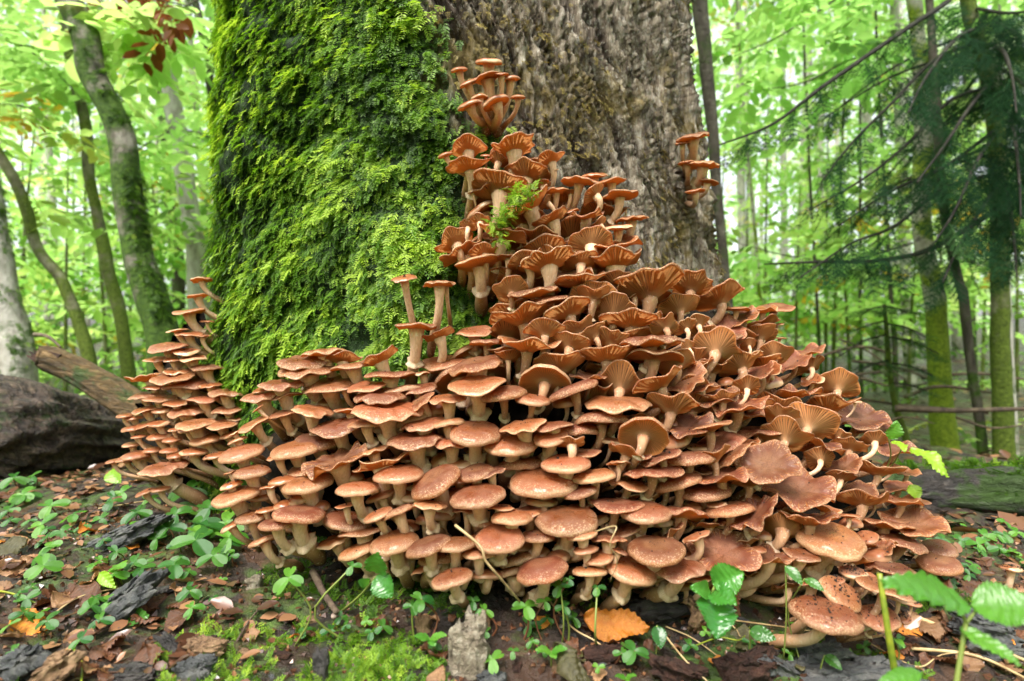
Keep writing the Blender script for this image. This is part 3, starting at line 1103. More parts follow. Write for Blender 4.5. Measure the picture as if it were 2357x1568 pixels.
# x, y, width, kind (d domed, f flat, u upturned, w wavy plate), roll, apparent pitch
SPEC = {}
SPEC['U'] = """70 270 130 d 20 -10;275 225 300 u 5 -32;290 380 340 u 12 -12;435 275 100 d 0 0;680 225 370 u 10 -28;550 330 170 u -20 -35;845 325 200 f 5 -10
1010 325 260 u 25 -22;1050 405 70 f 10 0;515 450 260 f 12 -5;800 460 360 u -5 -30;555 590 450 u 0 -34;310 600 80 d 20 -10;940 540 140 u 10 -30;1060 600 210 f 5 -15
1270 510 310 f -5 -12;1410 455 220 f 0 -2;1560 510 240 f 5 -12;1410 630 210 u 45 -30;1190 620 110 u 0 -30;1625 640 310 f 8 -18;1690 745 60 d 0 0;820 740 400 u 30 -12
980 700 150 u 55 -20;1030 850 290 u 25 -18;1180 780 180 f 15 0;1320 820 310 w 8 -5;1450 900 160 u 45 -30;1735 845 270 f 5 -5;1620 925 250 f 3 -3;385 870 160 u 0 -40
275 915 140 u -10 -40;160 1060 310 u 25 -34;235 1150 360 u 32 -12;600 1000 380 u -15 -12;740 1010 100 f 10 0;430 1145 230 u 5 -25;380 1260 430 f 3 -20;640 1190 200 f 0 -15
800 1230 300 u 25 -30;985 1250 470 u 15 -25;1095 1125 150 f 5 -10;1380 1085 340 u 0 -48;1600 1070 400 w 8 8;1280 1240 280 u 5 -35;1590 1240 500 u 5 -12;660 1490 280 u 10 -45
870 1510 480 f 8 -5;1220 1330 300 w 10 12;1270 1410 460 u 10 -6;1620 1440 310 u 10 -35;1030 1555 260 f 0 0;1395 1540 280 u 0 -30;1750 1510 330 u 15 -25;1790 1340 260 w 10 0;75 1430 150 f 5 -5"""
SPEC['E'] = """370 205 100 d 10 -10;557 155 155 d 0 -6;545 255 185 f 15 -16;635 232 90 f 5 -5;690 260 120 d 5 -10;425 290 110 d 25 -10;500 380 100 d 10 -20;435 425 150 d 20 -12;600 410 165 d 22 -22;740 375 90 d 0 -10
1835 630 190 f 8 -8;1770 665 90 f 0 -5;1800 785 110 f 5 -10;1900 805 180 f -5 -15;1930 910 120 f -10 -20;1850 965 120 f 5 -10"""
SPEC['S'] = """852 1165 100 f 10 5;1000 1190 120 f 3 -8;905 1365 160 f 0 -5;1000 1405 120 u 20 -12;1145 1385 145 f 8 8"""
SPEC['C'] = """400 155 250 f 8 -5;270 245 340 u 12 -12;530 215 260 u 25 -18;670 150 240 u 0 -48;985 95 420 u 15 -22;1230 75 240 u 0 -35;1160 195 210 u 25 -35;790 230 240 u 5 -48
890 265 340 u 3 -12;1080 300 160 u 40 -38;590 320 180 u 25 -35;680 350 160 u 40 -35;775 385 200 u 0 -30;1000 385 350 f 3 -3;1200 300 130 u 35 -30;1270 280 130 u 30 -35;1390 140 300 u 25 -22
1490 195 150 f 0 -5;1640 200 150 w 5 5;1430 310 200 w -10 38;1520 250 190 w 25 20;1380 355 300 f 0 5;1370 440 260 u 0 -58;1640 350 150 u 10 -48;1560 400 90 u 30 -40;300 400 330 u -3 2
400 330 200 u 0 -30;540 405 200 u -10 -35;190 470 150 u 0 -20;480 530 270 u 5 -25;750 465 300 u 5 -12;1020 470 320 f 0 -14;1150 510 200 u 25 -35;1210 420 110 u 50 -30;1300 510 130 w 35 10
1200 600 220 w 25 35;1510 520 230 u 30 -22;1620 560 180 w 30 20;1350 690 250 w 10 25;1550 640 150 u 10 -40;1410 710 190 u 10 -15;1490 740 330 w 8 16;400 615 300 d -8 -42;560 660 280 d 22 0
650 580 170 w 0 10;825 640 260 u 0 -48;1050 620 270 u 28 -8;810 740 370 f 0 5;1120 760 270 u -3 -18;330 715 190 d -5 5;720 840 320 d 3 -8;960 920 300 d -5 -46;1215 860 240 w 10 30;1330 880 260 f 22 -5
275 860 240 f 12 8;450 860 200 f 5 5;430 925 190 d 10 20;210 955 290 d 5 18;550 960 150 u 10 -18;870 1010 210 w -20 -6;1060 1040 230 f 22 6;630 1015 180 f 5 6;1220 1050 280 d 8 2;1350 1050 220 u 30 -4
1470 1030 230 f 38 10;520 1075 270 d 3 10;1010 1120 340 f 5 6;680 1150 230 d 10 5;880 1190 220 f -10 10;1150 1180 260 d 18 8;1400 1140 310 w 12 14;1560 1190 180 u 12 -4;390 1180 390 d 2 16
600 1240 190 d 15 8;1310 1235 290 d 8 10;800 1310 280 f 0 6;970 1350 310 d 0 14;1170 1370 310 f 3 -8;1450 1340 270 d 12 5;1590 1360 280 w 35 30;210 1385 220 d 0 8;525 1400 360 d 3 18;140 1500 265 d 3 26
360 1490 180 d 0 10;610 1480 170 d 12 10;1380 1310 110 d 10 8;820 1075 130 f 5 -5;1290 640 130 w 20 20"""
SPEC['F'] = """525 555 390 d 12 16;870 390 190 d 10 10;970 450 230 d 10 20;1425 390 460 d 2 22;1050 310 260 f 0 2;1220 555 410 d -12 18;1590 540 430 f 3 18;900 560 250 d 3 5;1950 410 500 w 0 40
1740 290 220 f 25 6;1130 400 130 f -15 10;2230 390 110 d 0 20;1760 620 220 f 10 10"""
SPEC['D'] = """475 160 180 f 3 5;420 240 160 u 20 -14;490 240 70 f 0 0;400 300 170 u 25 -30;505 305 60 f 0 0;640 370 150 w 20 15;480 390 150 u 15 -48;570 420 150 w 20 30;650 440 130 u 35 -30;450 470 130 w 40 30
660 510 100 w 10 30;560 570 260 w 0 2;780 545 200 u 15 -42;720 640 300 u 12 -12;895 690 240 w -5 30;510 680 150 u -5 -35;640 730 240 u 0 -52;960 740 180 w 0 25;870 610 60 f 0 5;530 790 220 u 0 -42
710 810 200 w -20 5;790 780 100 u 0 -40;840 830 160 u 0 -18;960 800 130 u 20 -30;1060 840 170 w 0 25;700 890 130 u 20 -48;820 920 160 w 20 30;980 945 200 u 0 -8;1050 920 80 w 0 20;1120 950 120 w 0 20
448 910 290 w 0 44;600 1030 340 w 0 32;800 975 130 u 0 -15;900 1040 150 w 0 30;900 1090 250 u 10 -10;1090 1090 180 w 5 12;1190 1095 80 f 0 10;1080 1020 140 w 0 25;650 1180 250 u 5 8;520 1230 180 u 0 -40
840 1165 110 f 5 0;1150 1195 300 w 0 32;1010 1205 270 f 0 0;750 1275 340 d -8 26;925 1265 110 d 10 32;1000 1320 140 w 30 30;1100 1290 220 f -12 12;1270 1320 170 d 0 26;1275 1390 200 d 0 32
455 1360 190 w 0 22;610 1350 160 f -5 16;1040 1415 210 f 0 12"""
SPEC['G'] = """975 740 200 d 0 24;880 900 330 d -30 32;1215 860 420 f -10 15;1320 940 210 f 0 12;1420 975 140 d 0 12;765 1060 560 d -5 20;1170 1080 290 d 0 40;1340 1080 150 d 0 40;830 800 150 d 10 20
2175 710 165 d 0 10;2165 855 220 d 0 12"""
SPEC['B'] = """675 170 240 f 5 -4;545 225 290 f 5 8;570 270 340 f 6 6;780 210 190 u 0 -14;840 245 240 f 12 0;1000 210 220 u 25 -8;1065 300 280 f 0 0;1260 290 130 f 8 0;415 360 240 f 3 6;700 360 290 f 10 12;925 370 230 f 8 6
290 390 100 f 10 10;300 425 230 f 10 6;440 425 190 f 10 0;790 375 110 f 5 5;1010 425 290 f 3 10;1235 385 200 f 10 8;270 500 70 f 40 0;600 515 220 f -8 10;1045 515 400 f 0 10;1240 460 190 f 35 10;430 530 170 f 8 5
250 590 200 f 25 5;750 605 300 f 12 12;920 590 190 f 5 5;130 650 90 f 30 0;150 690 120 d 20 0;1260 595 250 f 10 6;1410 590 190 d 8 0;1410 440 210 f 5 6;1390 225 270 f 5 6;1580 240 320 f 12 8;1580 355 360 f 8 9
1735 410 270 d 8 5;1640 110 190 f 3 -5;1215 690 350 f 3 8;1570 645 320 d 0 18;1430 700 240 f 0 8;500 745 290 d 8 8;400 790 140 f 5 5;170 770 260 d 12 8;740 810 380 w 20 14;960 760 200 f 15 0;1010 830 310 u 12 0
1115 890 310 d 3 10;1330 935 330 d 28 18;1570 880 210 d 10 16;1660 880 170 f 15 10;235 880 210 d 5 8;110 880 90 f 15 0;570 950 310 d 8 10;420 930 160 d 5 5;110 960 130 d 15 5;140 1020 280 d 12 10;345 970 120 f 5 0
865 985 240 d 0 5;1585 1020 350 d 8 13;800 1080 120 f 5 5;990 1135 170 d 20 8;1110 1120 200 d 20 0;1300 1080 190 f -5 5;1720 1090 160 f -5 5;520 1130 320 d -5 10;235 1150 190 d 5 10;320 1105 120 d 5 5
390 1190 215 d 0 8;110 1200 130 d 30 5;310 1290 180 d 15 0;1090 1300 275 d 8 16;1290 1320 260 d 15 11;1450 1310 240 d 3 8;1590 1370 180 d 0 5;1430 1510 235 d 12 15"""
SPEC['A'] = """1265 190 130 f 5 -14;1240 290 130 f 8 -10;1185 390 195 f 8 -3;1300 450 80 f 0 0;1115 505 130 f 10 0;1190 525 170 f 3 3;1270 540 100 f 0 0;1050 590 110 f 5 3;1060 610 240 f 8 4;1165 640 170 f 3 6;1215 680 160 f 3 6
985 685 160 f 8 3;1085 690 110 f 3 5;950 800 240 u 12 2;1110 765 150 f 3 6;1085 800 250 f 10 9;1300 740 190 f 0 2;1185 835 270 f 8 10;1320 850 130 f 5 5;910 915 180 f 8 6;1010 930 220 f 3 6;1430 900 220 f -3 4
1280 935 190 f 3 6;920 1000 170 f 10 6;1110 960 160 f 3 8;1020 1005 130 d 5 8;1180 1010 230 f 5 11;1440 1000 220 f 5 6;780 1040 100 d 5 6;840 1050 120 d 5 8;930 1090 160 f 15 6;1000 1090 130 d 5 8;1090 1130 70 d 5 8
1230 1095 240 f 5 6;1390 1090 200 f 5 11;830 1120 130 d 8 6;1000 1170 150 d 5 8;1080 1190 120 d 5 8;870 1170 90 d 5 5;1290 1190 190 d 8 8;1440 1160 120 d 15 6;830 1220 120 d 5 6;960 1255 120 d 5 8;1060 1260 110 d 0 8
1110 1290 120 d 5 8;1220 1265 170 d 0 8;1350 1290 140 d 10 6;850 1290 170 d 5 8;710 1325 90 d 10 6;790 1310 130 d 10 6;890 1300 130 d 5 8;1030 1370 270 f 8 11;910 1520 120 d 20 6;1010 1500 120 d 5 6;1480 1060 110 f 5 5
1180 1130 120 d 5 8;970 860 140 f 5 5;1100 860 150 f 5 5"""

KIND_WORD = {'b': 'button-shaped', 'd': 'domed', 'f': 'flat-topped', 'u': 'upturned', 'w': 'wavy-rimmed'}
ZONE_WORD = {
    'tuft': ('{k} mushroom in the tuft growing alone high on the bark', 'tuft high on the bark'),
    'edge': ('{k} mushroom on the bare edge of the trunk beside the dark sapling', 'little bracket tuft at the bare bark edge'),
    'pair': ('{k} slim-stemmed mushroom standing out from the moss above the main mass', 'slim mushrooms in front of the moss'),
    'rosette': ('{k} mushroom in the top rosettes on bark', 'top rosettes on the bark'),
    'middle': ('{k} mushroom packed mid-mass below the rosettes', 'middle of the mass'),
    'slope': ('{k} mushroom on the slope by the log', 'slope toward the mossy log'),
    'front': ('{k} mushroom in the tiers below the moss', 'tiers below the moss'),
    'foot': ('{k} mushroom in the lowest rows above clover', 'lowest rows above the clover'),
    'tower': ('{k} mushroom in the pyramid beside the log', 'pyramid beside the fallen log'),
    'lone': ('{k} mushroom standing alone on the leaf litter away from the tree', 'lone pair in the litter'),
}
SPECIAL = {('D', 448): 'cap turned to face outward, pale round speckled centre and dark brown rim',
           ('D', 750): 'big bright glossy dome with pale speckled top above the soil-sprinkled caps',
           ('G', 765): 'broad tan dome standing lowest of all, beside a creamy straw',
           ('G', 880): 'pale lumpy cap sprinkled with black soil crumbs, tilted over',
           ('D', 600): 'wide dark wavy plate with curled gilled lip just below the outward-facing cap',
           ('D', 1150): 'large shiny folded brown cap overhanging the litter by the mossy log',
           ('F', 1950): 'wide brown plate-like cap with a dark speckled middle above the glossy nettle leaves',
           ('F', 525): 'plump reddish dome with curved stem beside the bent straw',
           ('F', 1425): 'broad dented brown dome above the dark bark slab and orange leaf',
           ('C', 390): 'big glossy orange dome with a white collar, in the centre of the tiers',
           ('C', 525): 'largest orange-brown dome, wet shine, white skirt below, over the lowest rows',
           ('C', 960): 'cap tipped right back showing its whole gilled underside and pale stem',
           ('U', 555): 'big orange gilled underside beside the clump of green moss',
           ('B', 1045): 'wide wet honey-coloured cap lying level among the tiers below the moss'}

LANDMARK = [(1190, 470, 'the green moss clump'), (965, 700, 'the slim-stemmed pair'), (1775, 1070, 'the outward-facing pale-centred cap'), (1899, 1418, 'the lowest tan dome'),
            (1650, 1380, 'the glossy nettle'), (1418, 1435, 'the orange leaf'), (1118, 1291, 'the bent vine'), (1404, 1260, 'the kinked straw'), (892, 947, 'the wide wet level cap'),
            (1250, 1110, 'the white-collared orange dome'), (1480, 1003, 'the cap tipped right back'), (665, 1330, 'the sorrel in the hollow'), (2060, 1000, 'the insect-eaten sprig'),
            (460, 690, 'the mossy trunk edge atop the pyramid'), (300, 930, 'the broken limb end'), (480, 1150, 'the sorrel by the pyramid'), (1500, 500, 'the bare bark'),
            (760, 800, 'the moss hanging over the tiers'), (1950, 1230, 'the big bright glossy dome'), (1680, 690, 'the bare bark corner'), (520, 1180, 'the wet sorrel slope')]
caps = []
for key, txt in SPEC.items():
    ox, oy, sc = CROP[key]
    for rec in txt.replace('\n', ';').split(';'):
        f = rec.split()
        if len(f) != 6:
            continue
        x, y, w = float(f[0]), float(f[1]), float(f[2])
        u, v, wd = (ox + x / sc) / 1.7378, (oy + y / sc) / 1.7378, w / sc / 1.7378
        caps.append(dict(crop=key, x=int(x), u=u, v=v, w=wd, kind=f[3], roll=float(f[4]), pitch=float(f[5])))

# extra caps deeper in the mass, so that no bare hole shows between the rows
fill_u = RNG.uniform(500, 2150, 1400)
fill_v = RNG.uniform(400, 1400, 1400)
ok = inside(POLY, fill_u, fill_v) & (border_dist(POLY, fill_u, fill_v) > 25)
cu = np.array([c['u'] for c in caps])
cvv = np.array([c['v'] for c in caps])
fills = []
for a, b in zip(fill_u[ok], fill_v[ok]):
    d = np.min(np.hypot((cu - a) / 1.35, cvv - b))
    e = min([math.hypot((q['u'] - a) / 1.3, q['v'] - b) for q in fills], default=999)
    if d > (28 if a < 1450 and b > 850 else 17) and e > 30:
        fills.append(dict(crop='X', x=0, u=a, v=b, w=random.uniform(75, 115), kind='u' if (a > 1150 and b < 950) else random.choice('ddf' if a < 1450 else 'fwu'),
                          roll=random.gauss(6, 10), pitch=random.gauss(6, 6) if b > 950 else random.gauss(-18, 10), deep=True))
for c in fills:
    if c['v'] > 880 and random.random() < 0.4:
        c['kind'], c['w'], c['pitch'] = 'b', random.uniform(40, 66), 14
    elif c['v'] > 1000:
        c['w'] *= random.uniform(0.6, 1.0)
print('caps listed', len(caps), 'fills', len(fills))

for c in caps + fills:
    k = c['crop']
    u, v = c['u'], c['v']
    if k == 'A':
        z = 'tower'
    elif k == 'E':
        z = 'tuft' if u < 1500 else 'edge'
    elif k == 'S' or (k == 'U' and c['x'] == 75):
        z = 'pair'
    elif k == 'G' and c['x'] > 1900:
        z = 'lone'
    elif v < 700 and u > 1000 and u < 1640 and v < 640 + (u - 1300) * 0.05:
        z = 'rosette'
    elif v > 1215 and u < 1960:
        z = 'foot'
    elif u > 1560 and v > 600:
        z = 'slope'
    elif v < 960 and u > 1120 or u > 1330:
        z = 'middle'
    else:
        z = 'front'
    c['zone'] = z
    if z == 'tower':
        Y = float(surf(u, v, TOWER))
    elif z == 'tuft':
        Y = 0.815
    elif z == 'edge':
        Y = 1.02
    elif z == 'pair':
        Y = 0.745
    elif z == 'lone':
        Y = 0.71
    else:
        Y = float(surf(u, v))
    Y += random.gauss(0, 0.006) + (0.035 if c.get('deep') else 0)
    if c['crop'] == 'D' and c['x'] in (448, 600):
        Y -= 0.035
    c['Y'] = Y
    c['rad0'] = c['w'] * K * Y / 2 * 1.08
    c['area'] = c['w'] * (0.75 if c.get('deep') else 1)

TUFT_FOOT = P(1137, 305, 0.875)
EDGE_FOOT = P(1580, 420, 1.12)
order = sorted(range(len(caps + fills)), key=lambda i: -(caps + fills)[i]['area'])
ALLC = caps + fills
crowd = {'cap': Acc(), 'gills': Acc(), 'stem': Acc(), 'ring': Acc()}
cr_attr = {k: [] for k in crowd}
cr_lam = []
n_thing = 0
LOWCAP = {}
DEBRIS = []
for rank, idx in enumerate(order):
    c = ALLC[idx]
    u, v, Y = c['u'], c['v'], c['Y']
    pos = P(u, v, Y)
    rad = c['w'] * K * Y / 2 * {'b': 1.0, 'd': 1.07, 'f': 1.1, 'u': 1.14, 'w': 1.14}[c['kind']] * (0.25 + 0.75 * math.cos(math.atan((u - 1178.5) * K))) * (0.92 if c['w'] > 118 else 1.0)
    dep = math.degrees(math.atan((v - 784) * K))
    latt = math.degrees(math.atan((u - 1178.5) * K))
    pitch = c['pitch'] - dep + (5 if c['kind'] in 'df' and c['pitch'] > 0 else 0)
    Rm = rot(c['roll'] * 1.0, pitch, random.uniform(0, 6.28))
    Rm = Matrix.Rotation(math.radians(-latt), 3, 'Z') @ Rm
    kind = c['kind']
    zone = c['zone']
    russ = {'slope': 0.93, 'middle': 0.6, 'foot': 0.4, 'rosette': 0.3}.get(zone, 0.15)
    tone = 'r' if (random.random() < russ or kind == 'w') else 'h'
    if c['crop'] == 'D' and c['x'] in (750, 1270) or c['crop'] == 'G':
        tone = 'h'
    inw = np.array([TC[0] - pos[0], TC[1] - pos[1], 0])
    inw /= np.linalg.norm(inw)
    L = 0.085 * (0.6 + 0.4 * rad / 0.035)
    if zone == 'tuft':
        end = TUFT_FOOT + np.array([random.gauss(0, .008) + (pos[0] - TUFT_FOOT[0]) * 0.15, 0.0, random.gauss(0, .006)])
        stemk = 1.5
    elif zone == 'edge':
        end = EDGE_FOOT + np.array([0, 0, (pos[2] - EDGE_FOOT[2]) * 0.6 - 0.02])
        stemk = 1.3
    elif zone == 'pair' and c['crop'] == 'S' and c['x'] in (852, 1000, 905):
        dz = {852: 0.105, 1000: 0.095, 905: 0.1}[c['x']]
        if c['x'] == 1000 and v > 750:
            dz = 0.07
        end = pos + np.array([0.01 if c['x'] == 852 else -0.02, 0.06, -dz])
        stemk = 1.25
    elif c['crop'] == 'U' and c['x'] == 70:
        end = P(1145, 435, Y + 0.05)
        stemk = 1.3
    elif zone == 'lone':
        end = np.array([pos[0] - 0.0, pos[1] + 0.01, float(ground_z(pos[0], pos[1] + 0.01)) - 0.01])
        stemk = 1.5
    else:
        end = pos + inw * (0.055 + 0.02 * random.random()) + np.array([random.gauss(0, 0.006), 0, -L * random.uniform(0.75, 1.0)])
        stemk = random.uniform(0.92, 1.2)
        if zone in ('front', 'foot', 'tower'):
            stemk *= 1.15
        elif zone in ('middle', 'slope'):
            stemk *= 0.72
        gz = float(ground_z(end[0], end[1])) - 0.012
        end[2] = max(end[2], gz)
        if c['crop'] == 'G' or (zone == 'foot' and v > 1330):
            end[2] = gz
            stemk *= 0.8 if rad < 0.03 else 0.62
    ring_t = random.uniform(0.3, 0.46) if (kind in 'df' and random.random() < 0.9) or random.random() < 0.45 else 0
    variant = (rank * 5 + idx * 3) % 63
    if kind in 'dfw':
        cvx = CAPS[(kind, tone)][variant % 9][2][0]
        nd = random.choice([0, 2, 3, 5, 9]) if c['crop'] != 'G' else 60
        if nd:
            cvx = cvx[72:9 * 72]
            pk = cvx[RNG.integers(0, len(cvx), nd)] * (1 + RNG.normal(0, 0.01, (nd, 3)))
            DEBRIS.append((pk * rad) @ np.array(Rm).T + pos + np.array([0, 0, 0.0003]))
    if n_thing < 300:
        lab, grp = ZONE_WORD[zone]
        sw = lambda r_: 'small' if r_ < 0.022 else 'mid-sized' if r_ < 0.029 else 'large' if r_ < 0.037 else 'broad'
        size = sw(rad)
        nb_ = min((q for q in ALLC if q is not c), key=lambda q: math.hypot(q['u'] - u, q['v'] - v))
        beside = ' beside a %s %s one' % (sw(nb_['rad0']), KIND_WORD[nb_['kind']])
        tone_w = 'russet' if tone == 'r' else 'honey'
        lean_w = ' tilted' if abs(c['roll']) >= 15 else ''
        lab = lab.format(k=(size + lean_w + ' ' + tone_w + ' ' + KIND_WORD[kind]))
        g = grp
        if zone not in ('tuft', 'edge', 'pair', 'lone'):
            lab += beside
        if zone not in ('tuft', 'edge', 'pair', 'lone'):
            best = min(LANDMARK, key=lambda q: math.hypot(q[0] - u, q[1] - v))
            dd = math.hypot(best[0] - u, best[1] - v)
            if 14 < dd < 150:
                dx, dy = u - best[0], v - best[1]
                relw = 'above' if dy < -abs(dx) * 0.8 else 'below' if dy > abs(dx) * 0.8 else 'beside'
                near = 'close ' if dd < 75 else 'a little way '
                lab = '%s%s %s %s mushroom %s%s %s' % (size, lean_w, tone_w, KIND_WORD[kind], near, relw, best[2])
                g = 'mushrooms around ' + best[2]
        sp = SPECIAL.get((c['crop'], c['x']))
        if sp:
            lab, g = sp, None
        mushroom(pos, Rm, rad, kind, tone, variant, end, ring_t, lab, g, stemk, 'stem_tan' if zone in ('middle', 'slope') or (u > 1560 and kind == 'u') else 'stem')
        n_thing += 1
    else:
        lk = (kind, variant % 9)
        if lk not in LOWCAP:
            LOWCAP[lk] = make_cap(kind, 100 * ord(kind) + variant % 9, True)
        (cv_, cq_, ca_), (gv_, gq_, ga_, gl_) = LOWCAP[lk]
        Rn = np.array(Rm) * rad
        crowd['cap'].add(cv_ @ Rn.T + pos, Q=cq_, a=ca_)
        crowd['gills'].add(gv_ @ Rn.T + pos, Q=gq_, a=ga_)
        n = np.array(Rm.col[2])
        C, R, V, T, Q, a = stem_geo(pos - n * rad * 0.1, n, end, rad * 0.2 * stemk, variant)
        crowd['stem'].add(V, T=T, Q=Q, a=a)

acc = Acc()
ctv = np.array([(1, 0, 0), (-.5, .8, 0), (-.5, -.8, 0), (0, 0, .9), (0.1, 0.1, -.8)], float)
ctt = np.array([(0, 1, 3), (1, 2, 3), (2, 0, 3), (1, 0, 4), (2, 1, 4), (0, 2, 4)])
dp = np.concatenate(DEBRIS)
place_templates(acc, [(ctv, ctt)], dp, RNG.normal(0, 1, (len(dp), 3)), RNG.normal(0, 1, (len(dp), 3)), RNG.uniform(0.0004, 0.0013, len(dp)) * (1 + (RNG.random(len(dp)) > 0.9)), RNG.random(len(dp)))
tag(obj('cap_debris', acc.mesh('cap_debris', M['speck'], False)), 'dark crumbs of soil and bark stuck on the mushroom caps', 'debris', kind='stuff')
root = thing('small_mushroom_crowd', 'crowd of the smallest honey mushrooms wedged between the bigger ones', 'mushrooms', (0, 0.8, 0.1))
root['kind'] = 'stuff'
for k, mk in (('cap', 'cap_honey'), ('gills', 'gills'), ('stem', 'stem')):
    A = crowd[k]
    if not A.n:
        continue
    F = ([np.concatenate(A.T)] if A.T else []) + [np.concatenate(A.Q)]
    at = {'rad': np.concatenate(A.A)}
    if k == 'gills':
        at['lam'] = (np.arange(A.n) % 2).astype(float)
    me = mesh_np(k, np.concatenate(A.V) - np.array([0, 0.8, 0.1]), F, M[mk], True, at)
    o = obj(k, me, root)
    o['kind'] = 'stuff'

# moss clump caught among the top rosettes
acc = Acc()
for (u, v, Y, n, s) in ((1195, 452, 0.74, 60, 0.03), (1215, 440, 0.735, 40, 0.026), (1155, 500, 0.75, 60, 0.03), (1140, 520, 0.75, 40, 0.022), (1160, 555, 0.748, 26, 0.02), (1185, 470, 0.74, 40, 0.028)):
    c = P(u, v, Y)
    n = int(n * 0.7)
    p = c + RNG.normal(0, 0.006, (n, 3))
    x = RNG.normal(0, 1, (n, 3)) + np.array([0, -0.8, 0.1])
    place_templates(acc, FRONDS, p, x, np.tile([0, -0.3, 1.0], (n, 1)), RNG.uniform(0.35, 0.7, n) * s, np.clip(RNG.normal(0.85, 0.15, n), 0, 1))
tag(obj('moss_clump', acc.mesh('moss_clump', M['moss'], False)), 'loose clump of bright green moss caught among the top mushroom rosettes', 'moss')
# ------------------------------------------------------------------ background trees
def leaf_shape(n=1):
    """oval leaf of 8 points folded along the midrib, along +x, unit length"""
    V = np.array([(0, 0, 0), (.22, .2, .04), (.55, .27, .05), (.85, .13, .02), (1, 0, -.05), (.85, -.13, .02), (.55, -.27, .05), (.22, -.2, .04), (.5, 0, -.01)])
    T = np.array([(0, 8, 1), (1, 8, 2), (2, 8, 3), (3, 8, 4), (4, 8, 5), (5, 8, 6), (6, 8, 7), (7, 8, 0)])[:, [0, 1, 2]]
    return V, T


def diamond():
    return np.array([(0, 0, 0), (.45, .28, .04), (1, 0, -.04), (.45, -.28, .04)]), np.array([(0, 2, 1), (0, 3, 2)])


def spray_template(seed, nleaf, full):
    """a flat beech spray: leaves set alternately along a thin twig"""
    r = np.random.default_rng(seed)
    lv, lt = (np.array([(0, 0, 0), (.3, .24, .05), (.72, .22, .04), (1, 0, -.05), (.72, -.22, .04), (.3, -.24, .05)]), np.array([(0, 3, 2), (0, 2, 1), (0, 4, 3), (0, 5, 4)])) if full else diamond()
    V, T, n = [], [], 0
    for k in range(nleaf):
        t = (k + 0.5) / nleaf
        s = 1 if k % 2 else -1
        a = s * r.uniform(0.6, 1.1)
        L = r.uniform(0.2, 0.32)
        R = np.array([[math.cos(a), -math.sin(a), 0], [math.sin(a), math.cos(a), 0], [0, 0, 1]])
        tl = r.normal(0, 0.35)
        Rx = np.array([[1, 0, 0], [0, math.cos(tl), -math.sin(tl)], [0, math.sin(tl), math.cos(tl)]])
        dr = r.uniform(0.0, 0.5)
        Ry = np.array([[math.cos(dr), 0, math.sin(dr)], [0, 1, 0], [-math.sin(dr), 0, math.cos(dr)]])
        w = (lv * L) @ (R @ Ry @ Rx).T + np.array([t, 0.04 * s, -0.12 * t * t + r.normal(0, 0.02)])
        V.append(w)
        T.append(lt + n)
        n += len(lv)
    tw = np.array([(0, .008, 0), (0, -.008, 0), (1, 0, -.12)])
    V.append(tw)
    T.append(np.array([[n, n + 1, n + 2]]))
    return np.concatenate(V), np.concatenate(T)


SPRAY_N = [spray_template(s, 11, True) for s in range(5)]
SPRAY_F = [spray_template(40 + s, 10, False) for s in range(5)]


def sprays(acc, centres, size, near, vmean=0.5, tilt=0.3, vs=0.2):
    n = len(centres)
    a = RNG.uniform(0, 2 * np.pi, n)
    x = np.stack([np.cos(a), np.sin(a), RNG.normal(-0.15, tilt, n)], -1)
    z = np.stack([RNG.normal(0, 0.3, n), RNG.normal(0, 0.3, n), np.ones(n)], -1)
    place_templates(acc, SPRAY_N if near else SPRAY_F, centres, x, z, np.broadcast_to(size, (n,)) * RNG.uniform(0.7, 1.3, n), np.clip(RNG.normal(vmean, vs, n), 0, 0.97 if RNG.random() < 0.7 else 1))


def tiers(n, centre, ext, ntier):
    """spray positions in flat shelves of foliage, leaving gaps between them"""
    c = np.asarray(centre, float)
    tc = c + RNG.uniform(-1, 1, (ntier, 3)) * np.asarray(ext) * np.array([.8, .8, 1])
    k = RNG.integers(0, ntier, n)
    sp = np.asarray(ext) * np.array([0.38, 0.38, 0.05])
    return tc[k] + RNG.normal(0, 1, (n, 3)) * sp


